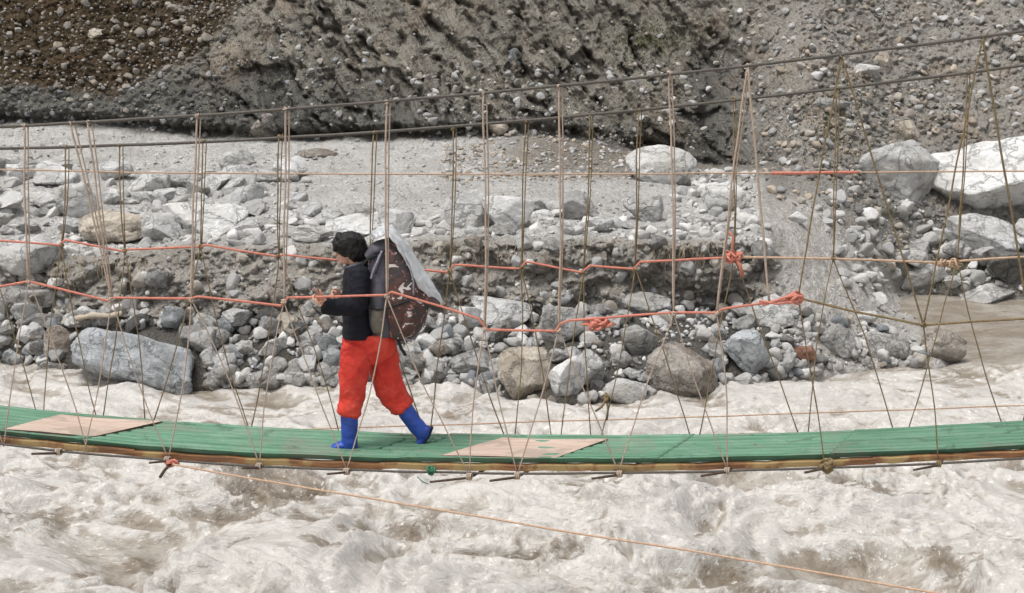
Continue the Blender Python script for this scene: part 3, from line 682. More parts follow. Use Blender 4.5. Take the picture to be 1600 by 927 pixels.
scatter(700, fr(690, 1010, 205, 285, .8), 3, 13, ['tan', 'brown', 'grey', 'pale', 'tan'], 1.8, 'terrace', .6, True, .3)
# cliff
bl = lambda x: float(ci(x, [-260, 0, 170, 300, 380, 430], [128, 130, 150, 95, 15, -30]))
scatter(700, fr(-260, 400, -25, bl), 4, 20, ['tan', 'brown', 'brown', 'brown', 'brown'], 3.4, 'cliff', .75, True, .35)
scatter(1400, fr(-260, 400, -30, bl), 2.5, 8, ['tan', 'brown', 'brown', 'grey'], 1.5, 'cliff', .75, True, .3)
scatter(750, fr(-60, 620, lambda x: max(bl(x), 40) , F1(cb_, -2)), 2.5, 15, ['grey', 'dark', 'dark', 'grey', 'brown', 'bluegrey'], 3.0, 'cliff', .7, True, .4)
scatter(420, fr(420, 1200, -30, F1(cb_, -2)), 2.5, 15, ['grey', 'brown', 'dark', 'brown', 'grey'], 3.6, 'cliff', .7, True, .4)
scatter(260, fr(640, 1100, 100, F1(cb_, 0)), 5, 20, ['grey', 'brown', 'pale', 'grey', 'brown'], 2.6, 'cliff', .7, True, .35)
scatter(1500, fr(1150, 1860, -30, 260), 2.5, 20, ['grey', 'brown', 'tan', 'brown', 'grey', 'pale'], 3.2, 'scree', .65, True, .35)
scatter(850, fr(1190, 1500, 140, lambda x: 300 + (x - 1190) * .5), 3, 20, ['grey', 'brown', 'brown', 'tan', 'brown', 'dark'], 3.6, 'scree', .7, True, .3)
scatter(420, fr(1280, 1860, 300, 455), 4, 36, ['pale', 'grey', 'grey', 'white', 'pale'], 2.3, 'scree', .65, True, .3)
scatter(120, fr(1420, 1860, 440, 466), 5, 18, ['pale', 'white', 'grey'], 2, 'scree', .5)
scatter(46, fr(1370, 1860, 325, 448), 24, 62, ['white', 'pale', 'pale', 'white'], 1.6, 'scree', .6, True, .25)
scat = [s for s in scat if not (1185 < s[0] < 1310 and 300 + (s[0] - 1185) * .55 < s[1] < 470 and s[4] in ('scree', 'spit') and random.random() < .8)]
scat = [s for s in scat if not (s[4] in ('rubble',) and 104 < s[0] < 318 and s[1] > 545)]
arr = np.array([(s[0], s[1]) for s in scat]); SP = surf(arr[:, 0], arr[:, 1])
order = sorted(range(len(scat)), key=lambda i: -(scat[i][2] if (-20 < scat[i][0] < 1620 and -10 < scat[i][1] < 640) else 0))
n_ind = 292 - len(heroes)
ZN = {'rubble': 'in the rubble', 'spit': 'on the gravel spit', 'bank': 'set in the cut bank', 'edge': 'on the terrace edge', 'terrace': 'on the terrace', 'cliff': 'in the cliff', 'scree': 'on the scree'}
TN = {'white': 'white', 'pale': 'pale', 'grey': 'grey', 'brown': 'brownish', 'tan': 'beige', 'dark': 'dark', 'bluegrey': 'bluish grey', 'red': 'red'}
protos = [rock_shape(4, 200 + k, 12, random.uniform(.5, 1)) for k in range(16)]
pm = []
for k, (V, Fc) in enumerate(protos):
    for tn in ROCK:
        pm.append(None)
pcache = {}
def proto_mesh(k, tone):
    if (k, tone) not in pcache:
        V, Fc = protos[k]; o = mesh_np('stone', V * .5, Fc, ROCK[tone]); pcache[(k, tone)] = o.data; bpy.data.objects.remove(o)
    return pcache[(k, tone)]
inds = []
SHORT = {}
for idx in order[:n_ind]:
    px, py, s, tone, zone, hf, sink = scat[idx]; p = SP[idx]
    size = s / F * p[1]
    o = bpy.data.objects.new('stone', proto_mesh(random.randrange(16), tone)); COL.objects.link(o)
    hz = hf * U(.8, 1.25)
    o.scale = (size, size * U(.7, 1.0), size * hz)
    o.rotation_euler = (U(-.35, .35), U(-.35, .35), U(0, 6.28))
    o.location = (p[0], p[1], p[2] + size * hz * (.5 - sink))
    best = min(range(len(hero_info)), key=lambda j: abs(hero_info[j][0] - px) / 1.0 + abs(hero_info[j][1] - py) * 1.3)
    a, b, w_, h_, lab = hero_info[best]
    dx, dy = px - a, (py - b) * 1.3
    rel = ('right of' if dx > 0 else 'left of') if abs(dx) > abs(dy) else ('below' if dy > 0 else 'above')
    inds.append((o, best, rel, abs(dx) + abs(dy), tone, zone, s))
ORD = ['nearest', 'second nearest', 'third nearest', 'fourth nearest', 'fifth nearest', 'sixth nearest', 'seventh nearest', 'eighth nearest', 'ninth nearest', 'tenth nearest'] + ['farther %s' % w for w in 'one two three four five six seven eight nine ten'.split()]
SHN = ['huge blue-grey slab','cream overhanging boulder','tan boulder','flat white boulder','round boulder behind tan','low white terrace boulder','flat grey-white terrace boulder','grey boulder under the cream one','low pale far-left rock','white boulder behind the head','low pale boulder near the head','white boulder behind the plastic','bright white angular boulder','beige-stained boulder','large smooth terrace boulder','rounded boulder under the smooth one','standing angular slab','leaning corner boulder','long pale boulder','pale pointed boulder','wedge-shaped rock','blocky grey boulder','beige water edge slab','whitish upright boulder','dark-sided boulder','large streaked boulder','smooth low boulder','dark blue-grey boulder','boulder under handrail knot','wet boulder at the spit tip','grey scree boulder','massive white boulder','boulder below the massive one','mossy pale boulder','rounded spit boulder','cracked spit boulder','rust-red stone','cliff-foot slab','round cliff-foot stone','rust-brown terrace rock','oval cliff stone','high beige stone','high flat stone','triangular beige rock','thin flat scree rock','bluish cliff plate','pale boulder left of the walker','beige stone in the bank','white stone by the strap','pale stone under the bank','wide grey rock','bluish waterline stone','brown-grey boulder by the slab','flat awash stone','round stone right of the slab','grey waterline cobble','white spit-top stone','bright white round stone','pale round spit stone','small beige stone','whitish shelf','dark mossy ledge']
grp = {}
for it in inds: grp.setdefault((it[1], it[2], it[4], it[5]), []).append(it)
for (best, rel, tone, zone), L in grp.items():
    L.sort(key=lambda i: i[3])
    for k, it in enumerate(L):
        o = it[0]; hn = SHN[best]
        if len(L) == 1: lab = '%s stone %s %s the %s' % (TN[tone], ZN[zone], rel, hn)
        else: lab = '%s stone %s %s, %s to %s' % (TN[tone], ZN[zone], rel.replace(' of', ''), ORD[min(k, 19)], hn)
        if len(lab.replace('-', ' ').split()) > 16: lab = lab.replace(' ' + ZN[zone], '')
        tag(o, lab, 'stone', 'loose stones on the far riverbank')
# all remaining stones as one mass
mbV, mbF, mbC, off = [], [], [], 0
lo = {1: [rock_shape(1, 300 + k, 4, .5) for k in range(5)], 2: [rock_shape(2, 320 + k, 9, .95) for k in range(10)], 3: [rock_shape(3, 340 + k, 12, 1.0) for k in range(8)]}
for idx in order[n_ind:]:
    px, py, s, tone, zone, hf, sink = scat[idx]; p = SP[idx]
    sub = 1 if s < 4.5 else (2 if s < 11 else 3)
    V, Fc = random.choice(lo[sub]); size = s / F * p[1] * .5
    hz = hf * U(.7, 1.3); M = rot(U(-.6, .6), U(-.6, .6), U(0, 6.28)) @ np.diag([size, size * U(.65, 1), size * hz])
    mbV.append(V @ M.T + np.array([p[0], p[1], p[2] + size * hz * (1 - 2 * sink)])); mbF.append(Fc + off); off += len(V)
    c = np.array(TONES[tone]) * U(.62, 1.18) * (.76 if zone == 'cliff' and px < 420 else 1); mbC.append(np.tile(c, (len(V), 1)))
rub = mesh_np('rubble', np.concatenate(mbV), np.concatenate(mbF), M_STONES, None, True, {'tone': np.concatenate(mbC)})
tag(rub, 'small stones and cobbles strewn over the far bank and cliff', 'rubble', kind='stuff')
print('stones', len(scat), 'verts', off)

# ------------------------------------------------------------------ bridge
M_CABLE = plain('steel_cable', (.115, .10, .085), rough=.6, scale=60)
M_ROPE_PALE = plain('pale_hanger_rope', (.50, .40, .32), (.33, .25, .19), scale=50, stretch=(1, 1, 3))
M_ROPE_OLIVE = plain('olive_hanger_rope', (.24, .175, .09), (.13, .095, .05), scale=50)
M_ORANGE = plain('orange_rope', (.60, .215, .15), (.42, .15, .11), scale=60, rough=.65)
M_BEIGE = plain('beige_rope', (.52, .36, .25), (.38, .25, .17), scale=60)
M_GREEN = None
def deck_mat():
    m, t, b = nt('green_corrugated_sheet'); g = N(t, 'ShaderNodeTexCoord').outputs['Object']
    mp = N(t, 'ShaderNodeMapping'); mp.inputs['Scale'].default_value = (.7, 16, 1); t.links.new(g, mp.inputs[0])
    n1 = noise(t, mp.outputs[0], 2.2, 5, .65); n2 = noise(t, g, 4, 5, .6, .4); n3 = noise(t, g, 45, 3, .6)
    c = mixc(t, ramp(t, n1, .35, .68), (.085, .195, .118), (.145, .285, .19))
    c = mixc(t, mth(t, 'MULTIPLY', ramp(t, n2, .5, .72), .55), c, (.19, .29, .22))
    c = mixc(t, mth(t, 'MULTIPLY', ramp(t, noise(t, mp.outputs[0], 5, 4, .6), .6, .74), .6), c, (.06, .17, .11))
    c = mixc(t, mth(t, 'MULTIPLY', ramp(t, n3, .62, .72), .3), c, (.36, .42, .33))
    c = mixc(t, mth(t, 'MULTIPLY', ramp(t, noise(t, g, 1.7, 6, .7, .8), .50, .66), .6), c, (.19, .19, .15))
    c = mixc(t, mth(t, 'MULTIPLY', ramp(t, noise(t, g, 3.1, 6, .75, 1.2), .56, .64), .6), c, (.045, .075, .055))
    oi = N(t, 'ShaderNodeObjectInfo').outputs['Random']
    vm = N(t, 'ShaderNodeVectorMath', operation='SCALE'); t.links.new(c, vm.inputs[0]); t.links.new(mth(t, 'ADD', mth(t, 'MULTIPLY', oi, .3), .85), vm.inputs['Scale'])
    t.links.new(vm.outputs[0], b.inputs['Base Color']); b.inputs['Roughness'].default_value = .6; b.inputs['Specular IOR Level'].default_value = .3
    bump(t, b, mth(t, 'ADD', n1, mth(t, 'MULTIPLY', n3, .2)), .5, .006)
    return m
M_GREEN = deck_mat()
def wood_mat(name, a, b_, dark, stretch, sc=3.0, rough=.8):
    m, t, b = nt(name); g = N(t, 'ShaderNodeTexCoord').outputs['Object']
    mp = N(t, 'ShaderNodeMapping'); mp.inputs['Scale'].default_value = stretch; t.links.new(g, mp.inputs[0])
    n1 = noise(t, mp.outputs[0], sc, 6, .65, .6); n2 = noise(t, g, 2.8, 5, .6)
    c = mixc(t, ramp(t, n1, .35, .65), b_, a); c = mixc(t, mth(t, 'MULTIPLY', ramp(t, n2, .48, .58), .8), c, dark)
    t.links.new(c, b.inputs['Base Color']); b.inputs['Roughness'].default_value = rough
    bump(t, b, n1, .5, .006); return m
M_BEAM = wood_mat('brown_timber', (.28, .13, .05), (.12, .055, .026), (.36, .26, .11), (1, 12, 12))
M_PLY = wood_mat('pinkish_plywood', (.58, .455, .375), (.43, .315, .25), (.36, .28, .225), (1.0, 14, 9), 2.6)
M_PLYEDGE = plain('plywood_edge', (.16, .10, .07), scale=40)
M_STICK = plain('dark_stick', (.10, .065, .045), (.05, .035, .025), scale=30)

bridge = empty('suspension_footbridge')
tag(bridge, 'rope and cable suspension footbridge with green sheet deck over the rapids', 'footbridge')
YN, YF = 9.70, 10.35
def fitline(pts, Y, deg=2):
    W = np.array([tuple(P(a, b, Y)) for a, b in pts]); c = np.polyfit(W[:, 0], W[:, 2], deg); return c
dn = fitline([(0,681),(130,690),(265,700),(405,710),(540,717),(730,724),(850,724),(968,722),(1135,717),(1290,711),(1467,706),(1600,702)], YN, 3)
df = fitline([(0,641),(90,650),(260,662),(400,670),(540,677),(600,681),(780,688),(950,689),(1100,685),(1250,678),(1400,672),(1470,669),(1600,666)], YF, 3)
def cubic_safe(c, X):
    X = np.asarray(X, float); lim = 3.9; Xc = np.clip(X, -lim, lim); z = np.polyval(c, Xc)
    d = np.polyval(np.polyder(c), Xc); e = np.abs(X) - lim
    return np.where(e > 0, z + d * (X - Xc) + .02 * e * e, z)
def deckz(X, Y):
    a = (np.asarray(Y) - YN) / (YF - YN); return cubic_safe(dn, X) * (1 - a) + cubic_safe(df, X) * a
SK = .33 / .65                                    # the deck sheets end on a slant
def on_deck(px, py, up=0.0):
    Y = 10.0
    for _ in range(12):
        p = P(px, py, Y); e = p.z - (float(deckz(p.x, Y)) + up); Y += e * 3.2
    return P(px, py, Y)
pitch_ = .093
def sheet(x0, x1, lift=0.0, y0=YN - .012, y1=YF + .012):
    xs_ = np.arange(x0, x1 + .01, .05); ys_ = np.linspace(y0, y1, 141)
    X, Y = np.meshgrid(xs_, ys_); X = X + (Y - YN) * SK
    w = (Y - YN) / pitch_ * 2 * np.pi; prof = .023 * np.clip(3.2 * np.cos(w) + 1.7, -1, 1)
    Pp = np.stack([X, Y, 0 * X], -1).reshape(-1, 3)
    nz = (.006 * perlin(Pp * 1.6) + .0025 * perlin(Pp * 7)).reshape(X.shape)
    Z = deckz(X, Y) + prof + nz + lift
    T = np.stack([X, Y, Z], -1).reshape(-1, 3); B = T - np.array([0, 0, .004]); nr, nc = X.shape; n = nr * nc
    mb = MB(); q = [grid_faces(nr, nc), grid_faces(nr, nc, n, True)]
    i = np.arange(nc - 1); q.append(np.stack([i, n + i, n + i + 1, i + 1], 1)); j = (nr - 1) * nc + i; q.append(np.stack([j + 1, n + j + 1, n + j, j], 1))
    r_ = np.arange(nr - 1) * nc; q.append(np.stack([r_ + nc, n + r_ + nc, n + r_, r_], 1)); r2 = r_ + nc - 1; q.append(np.stack([r2, n + r2, n + r2 + nc, r2 + nc], 1))
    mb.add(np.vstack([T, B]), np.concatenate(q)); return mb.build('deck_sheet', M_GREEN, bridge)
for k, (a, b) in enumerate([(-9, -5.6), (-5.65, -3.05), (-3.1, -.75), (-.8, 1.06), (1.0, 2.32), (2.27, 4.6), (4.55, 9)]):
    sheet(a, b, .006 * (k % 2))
# longitudinal timbers below the sheets
def beam(Yb, off, hh=.05, dpt=.06, c=None):
    mats = [M_BEAM]
    x = -9.0
    while x < 9:
        L = U(1.1, 2.2); x1 = min(9, x + L); n = 14; X = np.linspace(x, x1 + .02, n); jz = U(-.005, .005)
        Z = cubic_safe(c, X) + off + jz; mb = MB()
        prof = [(-dpt / 2, -hh / 2), (-dpt / 2, hh * .3), (-dpt * .35, hh / 2), (dpt * .35, hh / 2), (dpt / 2, hh * .3), (dpt / 2, -hh / 2)]
        V = []
        for a in range(n):
            for (u, v) in prof: V.append((X[a], Yb + u + .004 * math.sin(a * 1.3 + x), Z[a] + v + .004 * math.sin(a * 2.1 + x)))
        m = len(prof); q = [[a * m + b_, a * m + (b_ + 1) % m, (a + 1) * m + (b_ + 1) % m, (a + 1) * m + b_] for a in range(n - 1) for b_ in range(m)]
        mb.add(V, q, [[0, b_ + 1, b_] for b_ in range(1, m - 1)] + [[(n - 1) * m, (n - 1) * m + b_, (n - 1) * m + b_ + 1] for b_ in range(1, m - 1)])
        mb.build('edge_beam', M_BEAM, bridge, sm=False)
        x = x1
beam(YN + .015, -.042, .046, .055, dn); beam(YF - .02, -.05, .05, .06, df)
# lower cables
ln = fitline([(0,697),(100,704),(265,716),(405,727),(540,735),(730,743),(808,742),(968,739),(1135,734),(1290,730),(1467,724),(1600,718)], YN - .03, 3)
def strand(name, zf, Yc, r, mat, wob=.006, parent=bridge):
    X = np.arange(-9, 9.01, .12); pts = np.stack([X, np.full_like(X, Yc), zf(X)], -1); mb = MB(); mb.tube(pts, r, 8, wob=wob); return mb.build(name, mat, parent)
strand('deck_cable', lambda X: cubic_safe(ln, X), YN - .03, .0095, M_CABLE)
strand('deck_cable', lambda X: cubic_safe(df, X) - .10, YF + .02, .0095, M_CABLE)
# main cables
YCN, YCF = 9.52, 10.55
def pline(pts, Y, name, r, mat, ext=True, wob=.004, lump=.0, parent=bridge, seg=.06, n=8, Yf=None):
    W = [P(a, b, (Y if Yf is None else Yf(a))) for a, b in pts]
    if ext:
        d0 = (W[0] - W[1]).normalized(); d1 = (W[-1] - W[-2]).normalized()
        W = [W[0] + d0 * 5] + W + [W[-1] + d1 * 5]
    out = []
    for a, b in zip(W[:-1], W[1:]):
        k = max(2, int((b - a).length / seg)); out += [a.lerp(b, i / k) for i in range(k)]
    out.append(W[-1]); mb = MB(); mb.tube(out, r, n, wob=wob, lump=lump); return mb.build(name, mat, parent)
def curve_fit(pts, deg=3):
    a = np.array(pts, float); c = np.polyfit((a[:, 0] - 800) / 800, a[:, 1], deg)
    return lambda x: float(np.polyval(c, (x - 800) / 800))
cN = curve_fit([(0,199),(110,192),(308,180),(445,170),(604,160),(755,147),(873,135),(1045,115),(1168,101),(1315,87),(1450,70),(1600,48)])
cF = curve_fit([(0,233),(103,230),(185,228),(318,220),(440,213),(590,207),(708,200),(822,190),(922,182),(1045,165),(1145,155),(1308,138),(1450,122),(1600,103)])
pline([(x, cN(x)) for x in range(-40, 1641, 40)], YCN, 'main_cable', .0105, M_CABLE, wob=.003)
pline([(x, cF(x)) for x in range(-40, 1641, 40)], YCF, 'main_cable', .0115, M_CABLE, wob=.003)
# handrail ropes
YRN, YRF = 9.60, 10.45
nr_o = [(-60,454),(0,448),(45,440),(168,470),(178,465),(298,466),(310,463),(438,478),(450,465),(604,461),(612,456),(690,479),(748,498),(762,515),(868,518),(876,506),(890,501),(1052,488),(1118,489),(1130,483),(1246,466)]
nr_b = [(1246,466),(1340,488),(1443,508),(1600,498),(1690,490),(1880,470),(2100,450)]
fr_o = [(-60,368),(0,376),(92,383),(102,375),(192,393),(200,390),(313,386),(322,383),(432,401),(442,398),(580,412),(640,420),(700,426),(710,414),(812,420),(822,409),(908,426),(922,415),(990,421),(1000,410),(1147,402)]
fr_b = [(1147,402),(1302,404),(1460,410),(1496,408),(1600,401),(1700,396),(1830,390),(2050,380)]
def ext_left(L): return L
a = pline(nr_o, YRN, 'handrail_rope', .0085, M_ORANGE, ext=False, lump=.15); tag(a, 'orange handrail rope nearest the viewer')
a = pline(nr_b, YRN, 'handrail_rope', .0085, M_ROPE_OLIVE, ext=False); tag(a, 'thin olive continuation of the near handrail')
a = pline(fr_o, YRF, 'handrail_rope', .0085, M_ORANGE, ext=False, lump=.15); tag(a, 'orange handrail rope on the far side')
a = pline(fr_b, YRF, 'handrail_rope', .009, M_BEIGE, ext=False); tag(a, 'thin beige continuation of the far handrail')
pline([(-60,454),(-300,440),(-700,380)], YRN, 'handrail_rope', .0085, M_ORANGE, ext=False, lump=.15)
pline([(-60,368),(-300,375),(-700,330)], YRF, 'handrail_rope', .0085, M_ORANGE, ext=False, lump=.15)
# hangers: rope from cable to rail node, then two legs to the deck
def knot(px, py, Y, r, mat, parent, n=3, name='knot'):
    mb = MB(); c = P(px, py, Y)
    for k in range(n):
        ax = Vector((U(-1, 1), U(-1, 1), U(-1, 1))).normalized(); u = ax.orthogonal().normalized(); v = ax.cross(u)
        cc = c + Vector((U(-1, 1), U(-1, 1), U(-1, 1))) * r * .4
        mb.tube([cc + (u * math.cos(t) * r * U(.85, 1.15) + v * math.sin(t) * r) for t in np.linspace(0, 2 * math.pi, 14, endpoint=False)], r * .42, 6, closed=True)
    return mb.build(name, mat, parent)
def seg_pts(a, b, sag=0, seg=.08):
    k = max(3, int((b - a).length / seg)); s = Vector((sag, 0, 0))
    return [a.lerp(b, i / k) + s * math.sin(math.pi * i / k) for i in range(k + 1)]
def hanger(tops, node, legs, Yc, Yr, Yd, mat, r, rl, leg_side, two=True):
    mb = MB(); nd = P(node[0], node[1], Yr)
    for (tx, ty) in tops:
        a = P(tx, ty - 1, Yc); sg = U(-.012, .012)
        mb.tube(seg_pts(a, nd, sg), r, 7, wob=.009, lump=.25)
        if two:
            b = a + Vector((.022, .012, .01)); pts = seg_pts(b, nd + Vector((.004, .01, 0)), sg + .006); mb.tube(pts, r * .75, 6, wob=.004, lump=.12)
    for (lx, ly) in legs:
        b = P(lx, ly, Yd); mb.tube(seg_pts(nd, b, U(-.03, .03)), rl, 6, wob=.010, lump=.3)
    o = mb.build('hanger_rope', mat, bridge)
    knot(node[0], node[1], Yr, .014, mat, o)
    for (tx, ty) in tops: knot(tx, ty, Yc, .012, mat, o, 2)
    return o
YDn = YN - .03
dnode = [(5,699),(138,707),(262,717),(405,727),(542,735),(733,743),(808,742),(968,739),(1136,734),(1290,729),(1467,723),(1640,716)]
near = [
 ([(37,197)], (45,440), [dnode[0], dnode[1]]),
 ([(110,193),(138,192)], (175,467), [(132,707), dnode[2]]),
 ([(308,181)], (300,467), [dnode[2], dnode[3]]),
 ([(446,170)], (443,472), [dnode[3], dnode[4]]),
 ([(604,160)], (605,463), [dnode[4], dnode[5]]),
 ([(755,147)], (758,514), [dnode[5], dnode[6]]),
 ([(873,135)], (873,516), [dnode[6], dnode[7]]),
 ([(1045,115)], (1052,490), [dnode[7], dnode[8]]),
 ([(1168,102)], (1120,489), [dnode[8]]),
 ([(1315,88)], (1246,466), [dnode[9]]),
 ([(1535,58)], (1443,508), [dnode[10]]),
 ([(-120,205)], (-90,462), [(-130,690), dnode[0]]), ([(-280,215)], (-230,447), [(-270,672), (-130,690)]),
 ([(1720,30)], (1690,490), [(1660,714), (1800,704)]), ([(1900,0)], (1880,470), [(1800,704), (1960,692)]),
]
for tops, node, legs in near:
    ol = node[0] > 1200
    hanger(tops, node, legs, YCN, YRN, YDn, M_ROPE_OLIVE if ol else M_ROPE_PALE, 
        .0060 if ol else .0068, .0048, 1, two=not ol)
# the second strands that fan out to the right on the last near hangers
for (a, b, mt, r) in [((1168,102), (1202,474), M_ROPE_PALE, .008), ((1315,88), (1443,508), M_ROPE_OLIVE, .006), ((1535,58), (1608,500), M_ROPE_OLIVE, .0075)]:
    mb = MB(); mb.tube(seg_pts(P(a[0], a[1], YCN), P(b[0], b[1], YRN)), r, 6, wob=.004, lump=.1); mb.build('hanger_rope', mt, bridge)
far = [
 ([(103,230)], (96,383), [(68,645),(150,652)]), ([(187,228)], (194,392), [(160,654),(227,659)]), ([(318,221)], (314,386), [(240,660),(388,669)]),
 ([(437,213)], (435,401), [(392,669),(531,677)]), ([(585,207)], (580,412), [(535,677),(665,684)]), ([(708,201)], (703,424), [(670,684),(790,688)]),
 ([(822,190)], (815,419), [(804,688),(862,689)]), ([(922,182)], (911,425), [(875,689),(923,689)]), ([(998,173)], (992,420), [(937,689),(1080,686)]),
 ([(1145,155)], (1147,402), [(1092,685),(1248,678)]), ([(1308,138)], (1302,404), [(1263,677),(1397,672)]), ([(1512,114)], (1495,408), [(1420,671),(1567,666)]),
 ([(1640,98)], (1650,399), [(1597,667),(1740,662)]), ([(1820,72)], (1830,392), [(1760,661),(1900,655)]), ([(-170,236)], (-180,370), [(-240,620),(-70,636)]), ([(-20,233)], (-30,372), [(-60,636),(57,645)]),
]
for tops, node, legs in far:
    hanger(tops, node, legs, YCF, YRF, YF + .015, M_ROPE_OLIVE, .0055, .0047, -1, two=True)
# tangles and knots
def tangle(px, py, Y, sx, sz, mat, r=.009, n=6, label=None, name='rope_tangle'):
    mb = MB(); c = P(px, py, Y)
    for k in range(n):
        cc = c + Vector((U(-sx, sx), U(-.02, .02), U(-sz, sz))); rr = U(.5, 1) * min(max(sx, .02), .04)
        ax = Vector((U(-1, 1), U(-1, .2), U(-1, 1))).normalized(); u = ax.orthogonal().normalized(); v = ax.cross(u)
        mb.tube([cc + u * math.cos(t) * rr * U(.8, 1.2) + v * math.sin(t) * rr for t in np.linspace(0, 2 * math.pi, 16, endpoint=False)], r, 6, closed=True)
    mb.tube([c - Vector((sx * 1.4, 0, 0)), c, c + Vector((sx * 1.4, 0, 0))], r, 6)
    o = mb.build(name, mat, bridge); 
    if label: tag(o, label)
    return o
tangle(935,507,YRN, .085,.02, M_ORANGE, .0095, 12, 'bunched orange rope tied on the near handrail')
t_ = tangle(1147,402,YRF, .045,.03, M_ORANGE, .010, 11, 'orange rope knot with a hanging tail on the far handrail')
mb = MB(); mb.tube([P(1150,405,YRF-.02), P(1156,415,YRF-.03), P(1160,432,YRF-.02)], .016, 7, lump=.3); mb.tube([P(1148,402,YRF-.02), P(1144,385,YRF-.03), P(1146,370,YRF-.02), P(1136,360,YRF-.02)], .009, 7); mb.build('rope_tail', M_ORANGE, t_)
tangle(1240,466,YRN, .035,.02, M_ORANGE, .010, 9, 'orange rope wrapped at the end of the near handrail')
mb = MB(); mb.tube([P(1185,470,YRN-.02), P(1215,474,YRN-.02), P(1246,470,YRN-.02)], .009, 7, wob=.02); mb.tube([P(1190,477,YRN-.02), P(1225,464,YRN-.02), P(1246,462,YRN-.02)], .009, 7, wob=.02); mb.build('rope_wrapping', M_ORANGE, bridge)
tangle(1480,412,YRF, .08,.01, M_BEIGE, .008, 6, 'rust coloured wrapping on the far handrail at the right')
tangle(947,622,YF + .02, .02,.02, M_ROPE_OLIVE, .008, 6, 'brown cord knotted with a tail on a far hanger leg')
mb = MB(); mb.tube([P(947,624,YF), P(940,636,YF), P(930,643,YF)], .009, 6); mb.tube([P(948,624,YF), P(950,640,YF), P(948,657,YF)], .008, 6); mb.build('cord_tail', M_ROPE_OLIVE, bridge)
M_GK = plain('green_twine', (.07, .22, .12), scale=50)
tangle(673,735,YN - .04, .02,.02, M_GK, .009, 6, 'green twine knot on the deck edge')
tangle(268,724,YN - .05, .03,.012, M_ORANGE, .009, 6, 'red-orange lashing on the deck edge at the left')
tangle(1290,728,YN - .05, .035,.03, M_ROPE_OLIVE, .012, 10, 'thick brown lashing knot on the deck edge at the right')
# crossbars below the deck, ends showing
for i, (ex, ey, nx) in enumerate([(50,709,92),(233,724,262),(378,731,405),(512,741,542),(672,753,733),(765,751,808),(925,748,968),(1096,743,1136),(1258,739,1290),(1428,734,1467)]):
    ny = float(np.interp(nx, [a[0] for a in dnode], [a[1] for a in dnode])) + 1
    a = P(ex, ey, YN - .20); b = P(nx, ny, YN - .05); dv = Vector((SK, 1, 0)).normalized()
    c = b + dv * .85; c.z = float(deckz(c.x, YF)) - .095; b2 = b.copy(); b2.z -= .012
    mb = MB(); mb.tube([a, b2, b2.lerp(c, .5), c], [.0085, .010, .011, .010], 7, lump=.2, wob=.006); mb.build('crossbar', M_STICK, bridge)
    mb = MB()
    for k in range(3):
        cc = b + Vector((k * .013 - .013, 0, -.004)); mb.tube([cc + Vector((0.3 * math.cos(t) * .02, math.cos(t) * .018, math.sin(t) * .022)) for t in np.linspace(0, 6.28, 12, endpoint=False)], .006, 6, closed=True)
    mb.build('lashing', M_ROPE_PALE if nx < 1200 else M_ROPE_OLIVE, bridge)
mb = MB(); mb.tube([P(250,746,YN-.16), P(258,734,YN-.10), P(268,724,YN-.05)], .011, 7); mb.build('crossbar', M_STICK, bridge)
mb = MB(); mb.tube([P(652,745,YN-.04), P(660,753,YN-.05), P(670,757,YN-.05)], .004, 6); mb.build('cord_tail', M_GK, bridge)

# nails and a cord lying along the seams
for (x0, y0, x1, y1, n) in [(1310,702,1388,676,5), (1155,707,1205,684,3)]:
    for k in range(n):
        f = k / (n - 1); p = on_deck(x0 + (x1 - x0) * f, y0 + (y1 - y0) * f, .016); mb = MB(); mb.ellipsoid(p, .011, .009, .005, n=8); mb.build('nail_head', M_STICK, bridge)

# plywood boards lying on the deck
for (corn, lab) in [([(6,674),(95,651),(254,662),(148,684)], 'pinkish plywood board lying on the deck at the far left'),
                    ([(690,715),(785,687),(950,690),(868,718)], 'pinkish plywood board lying on the deck right of the walker')]:
    W = [on_deck(x, y, .02) for x, y in corn]
    n = 14; V = []
    for i in range(n):
        for j in range(n):
            u, v = i / (n - 1), j / (n - 1); p = (W[0] * (1 - u) + W[3] * u) * (1 - v) + (W[1] * (1 - u) + W[2] * u) * v
            V.append((p.x, p.y, float(deckz(p.x, p.y)) + .024 + .004 * math.sin(u * 5 + v * 3)))
    V = np.array(V); T = V + np.array([0, 0, .012]); nn = n * n
    q = [grid_faces(n, n), grid_faces(n, n, nn, True)]
    b_ = list(range(n)) + [i * n + n - 1 for i in range(1, n)] + [(n - 1) * n + j for j in range(n - 2, -1, -1)] + [i * n for i in range(n - 2, 0, -1)]
    e = np.array([[b_[k], b_[(k + 1) % len(b_)], nn + b_[(k + 1) % len(b_)], nn + b_[k]] for k in range(len(b_))]); q.append(e)
    # make sure the top faces up
    o = mesh_np('plywood_board', np.vstack([T, V]), [np.concatenate(q)], M_PLY, None, False)
    bm = bmesh.new(); bm.from_mesh(o.data); bmesh.ops.recalc_face_normals(bm, faces=bm.faces); bm.to_mesh(o.data); bm.free()
    o.data.materials.append(M_PLYEDGE)
    for f in o.data.polygons:
        if abs(f.normal.z) < .5: f.material_index = 1
    set_base(o, V.mean(0)); tag(o, lab, 'board', 'plywood boards on the deck')

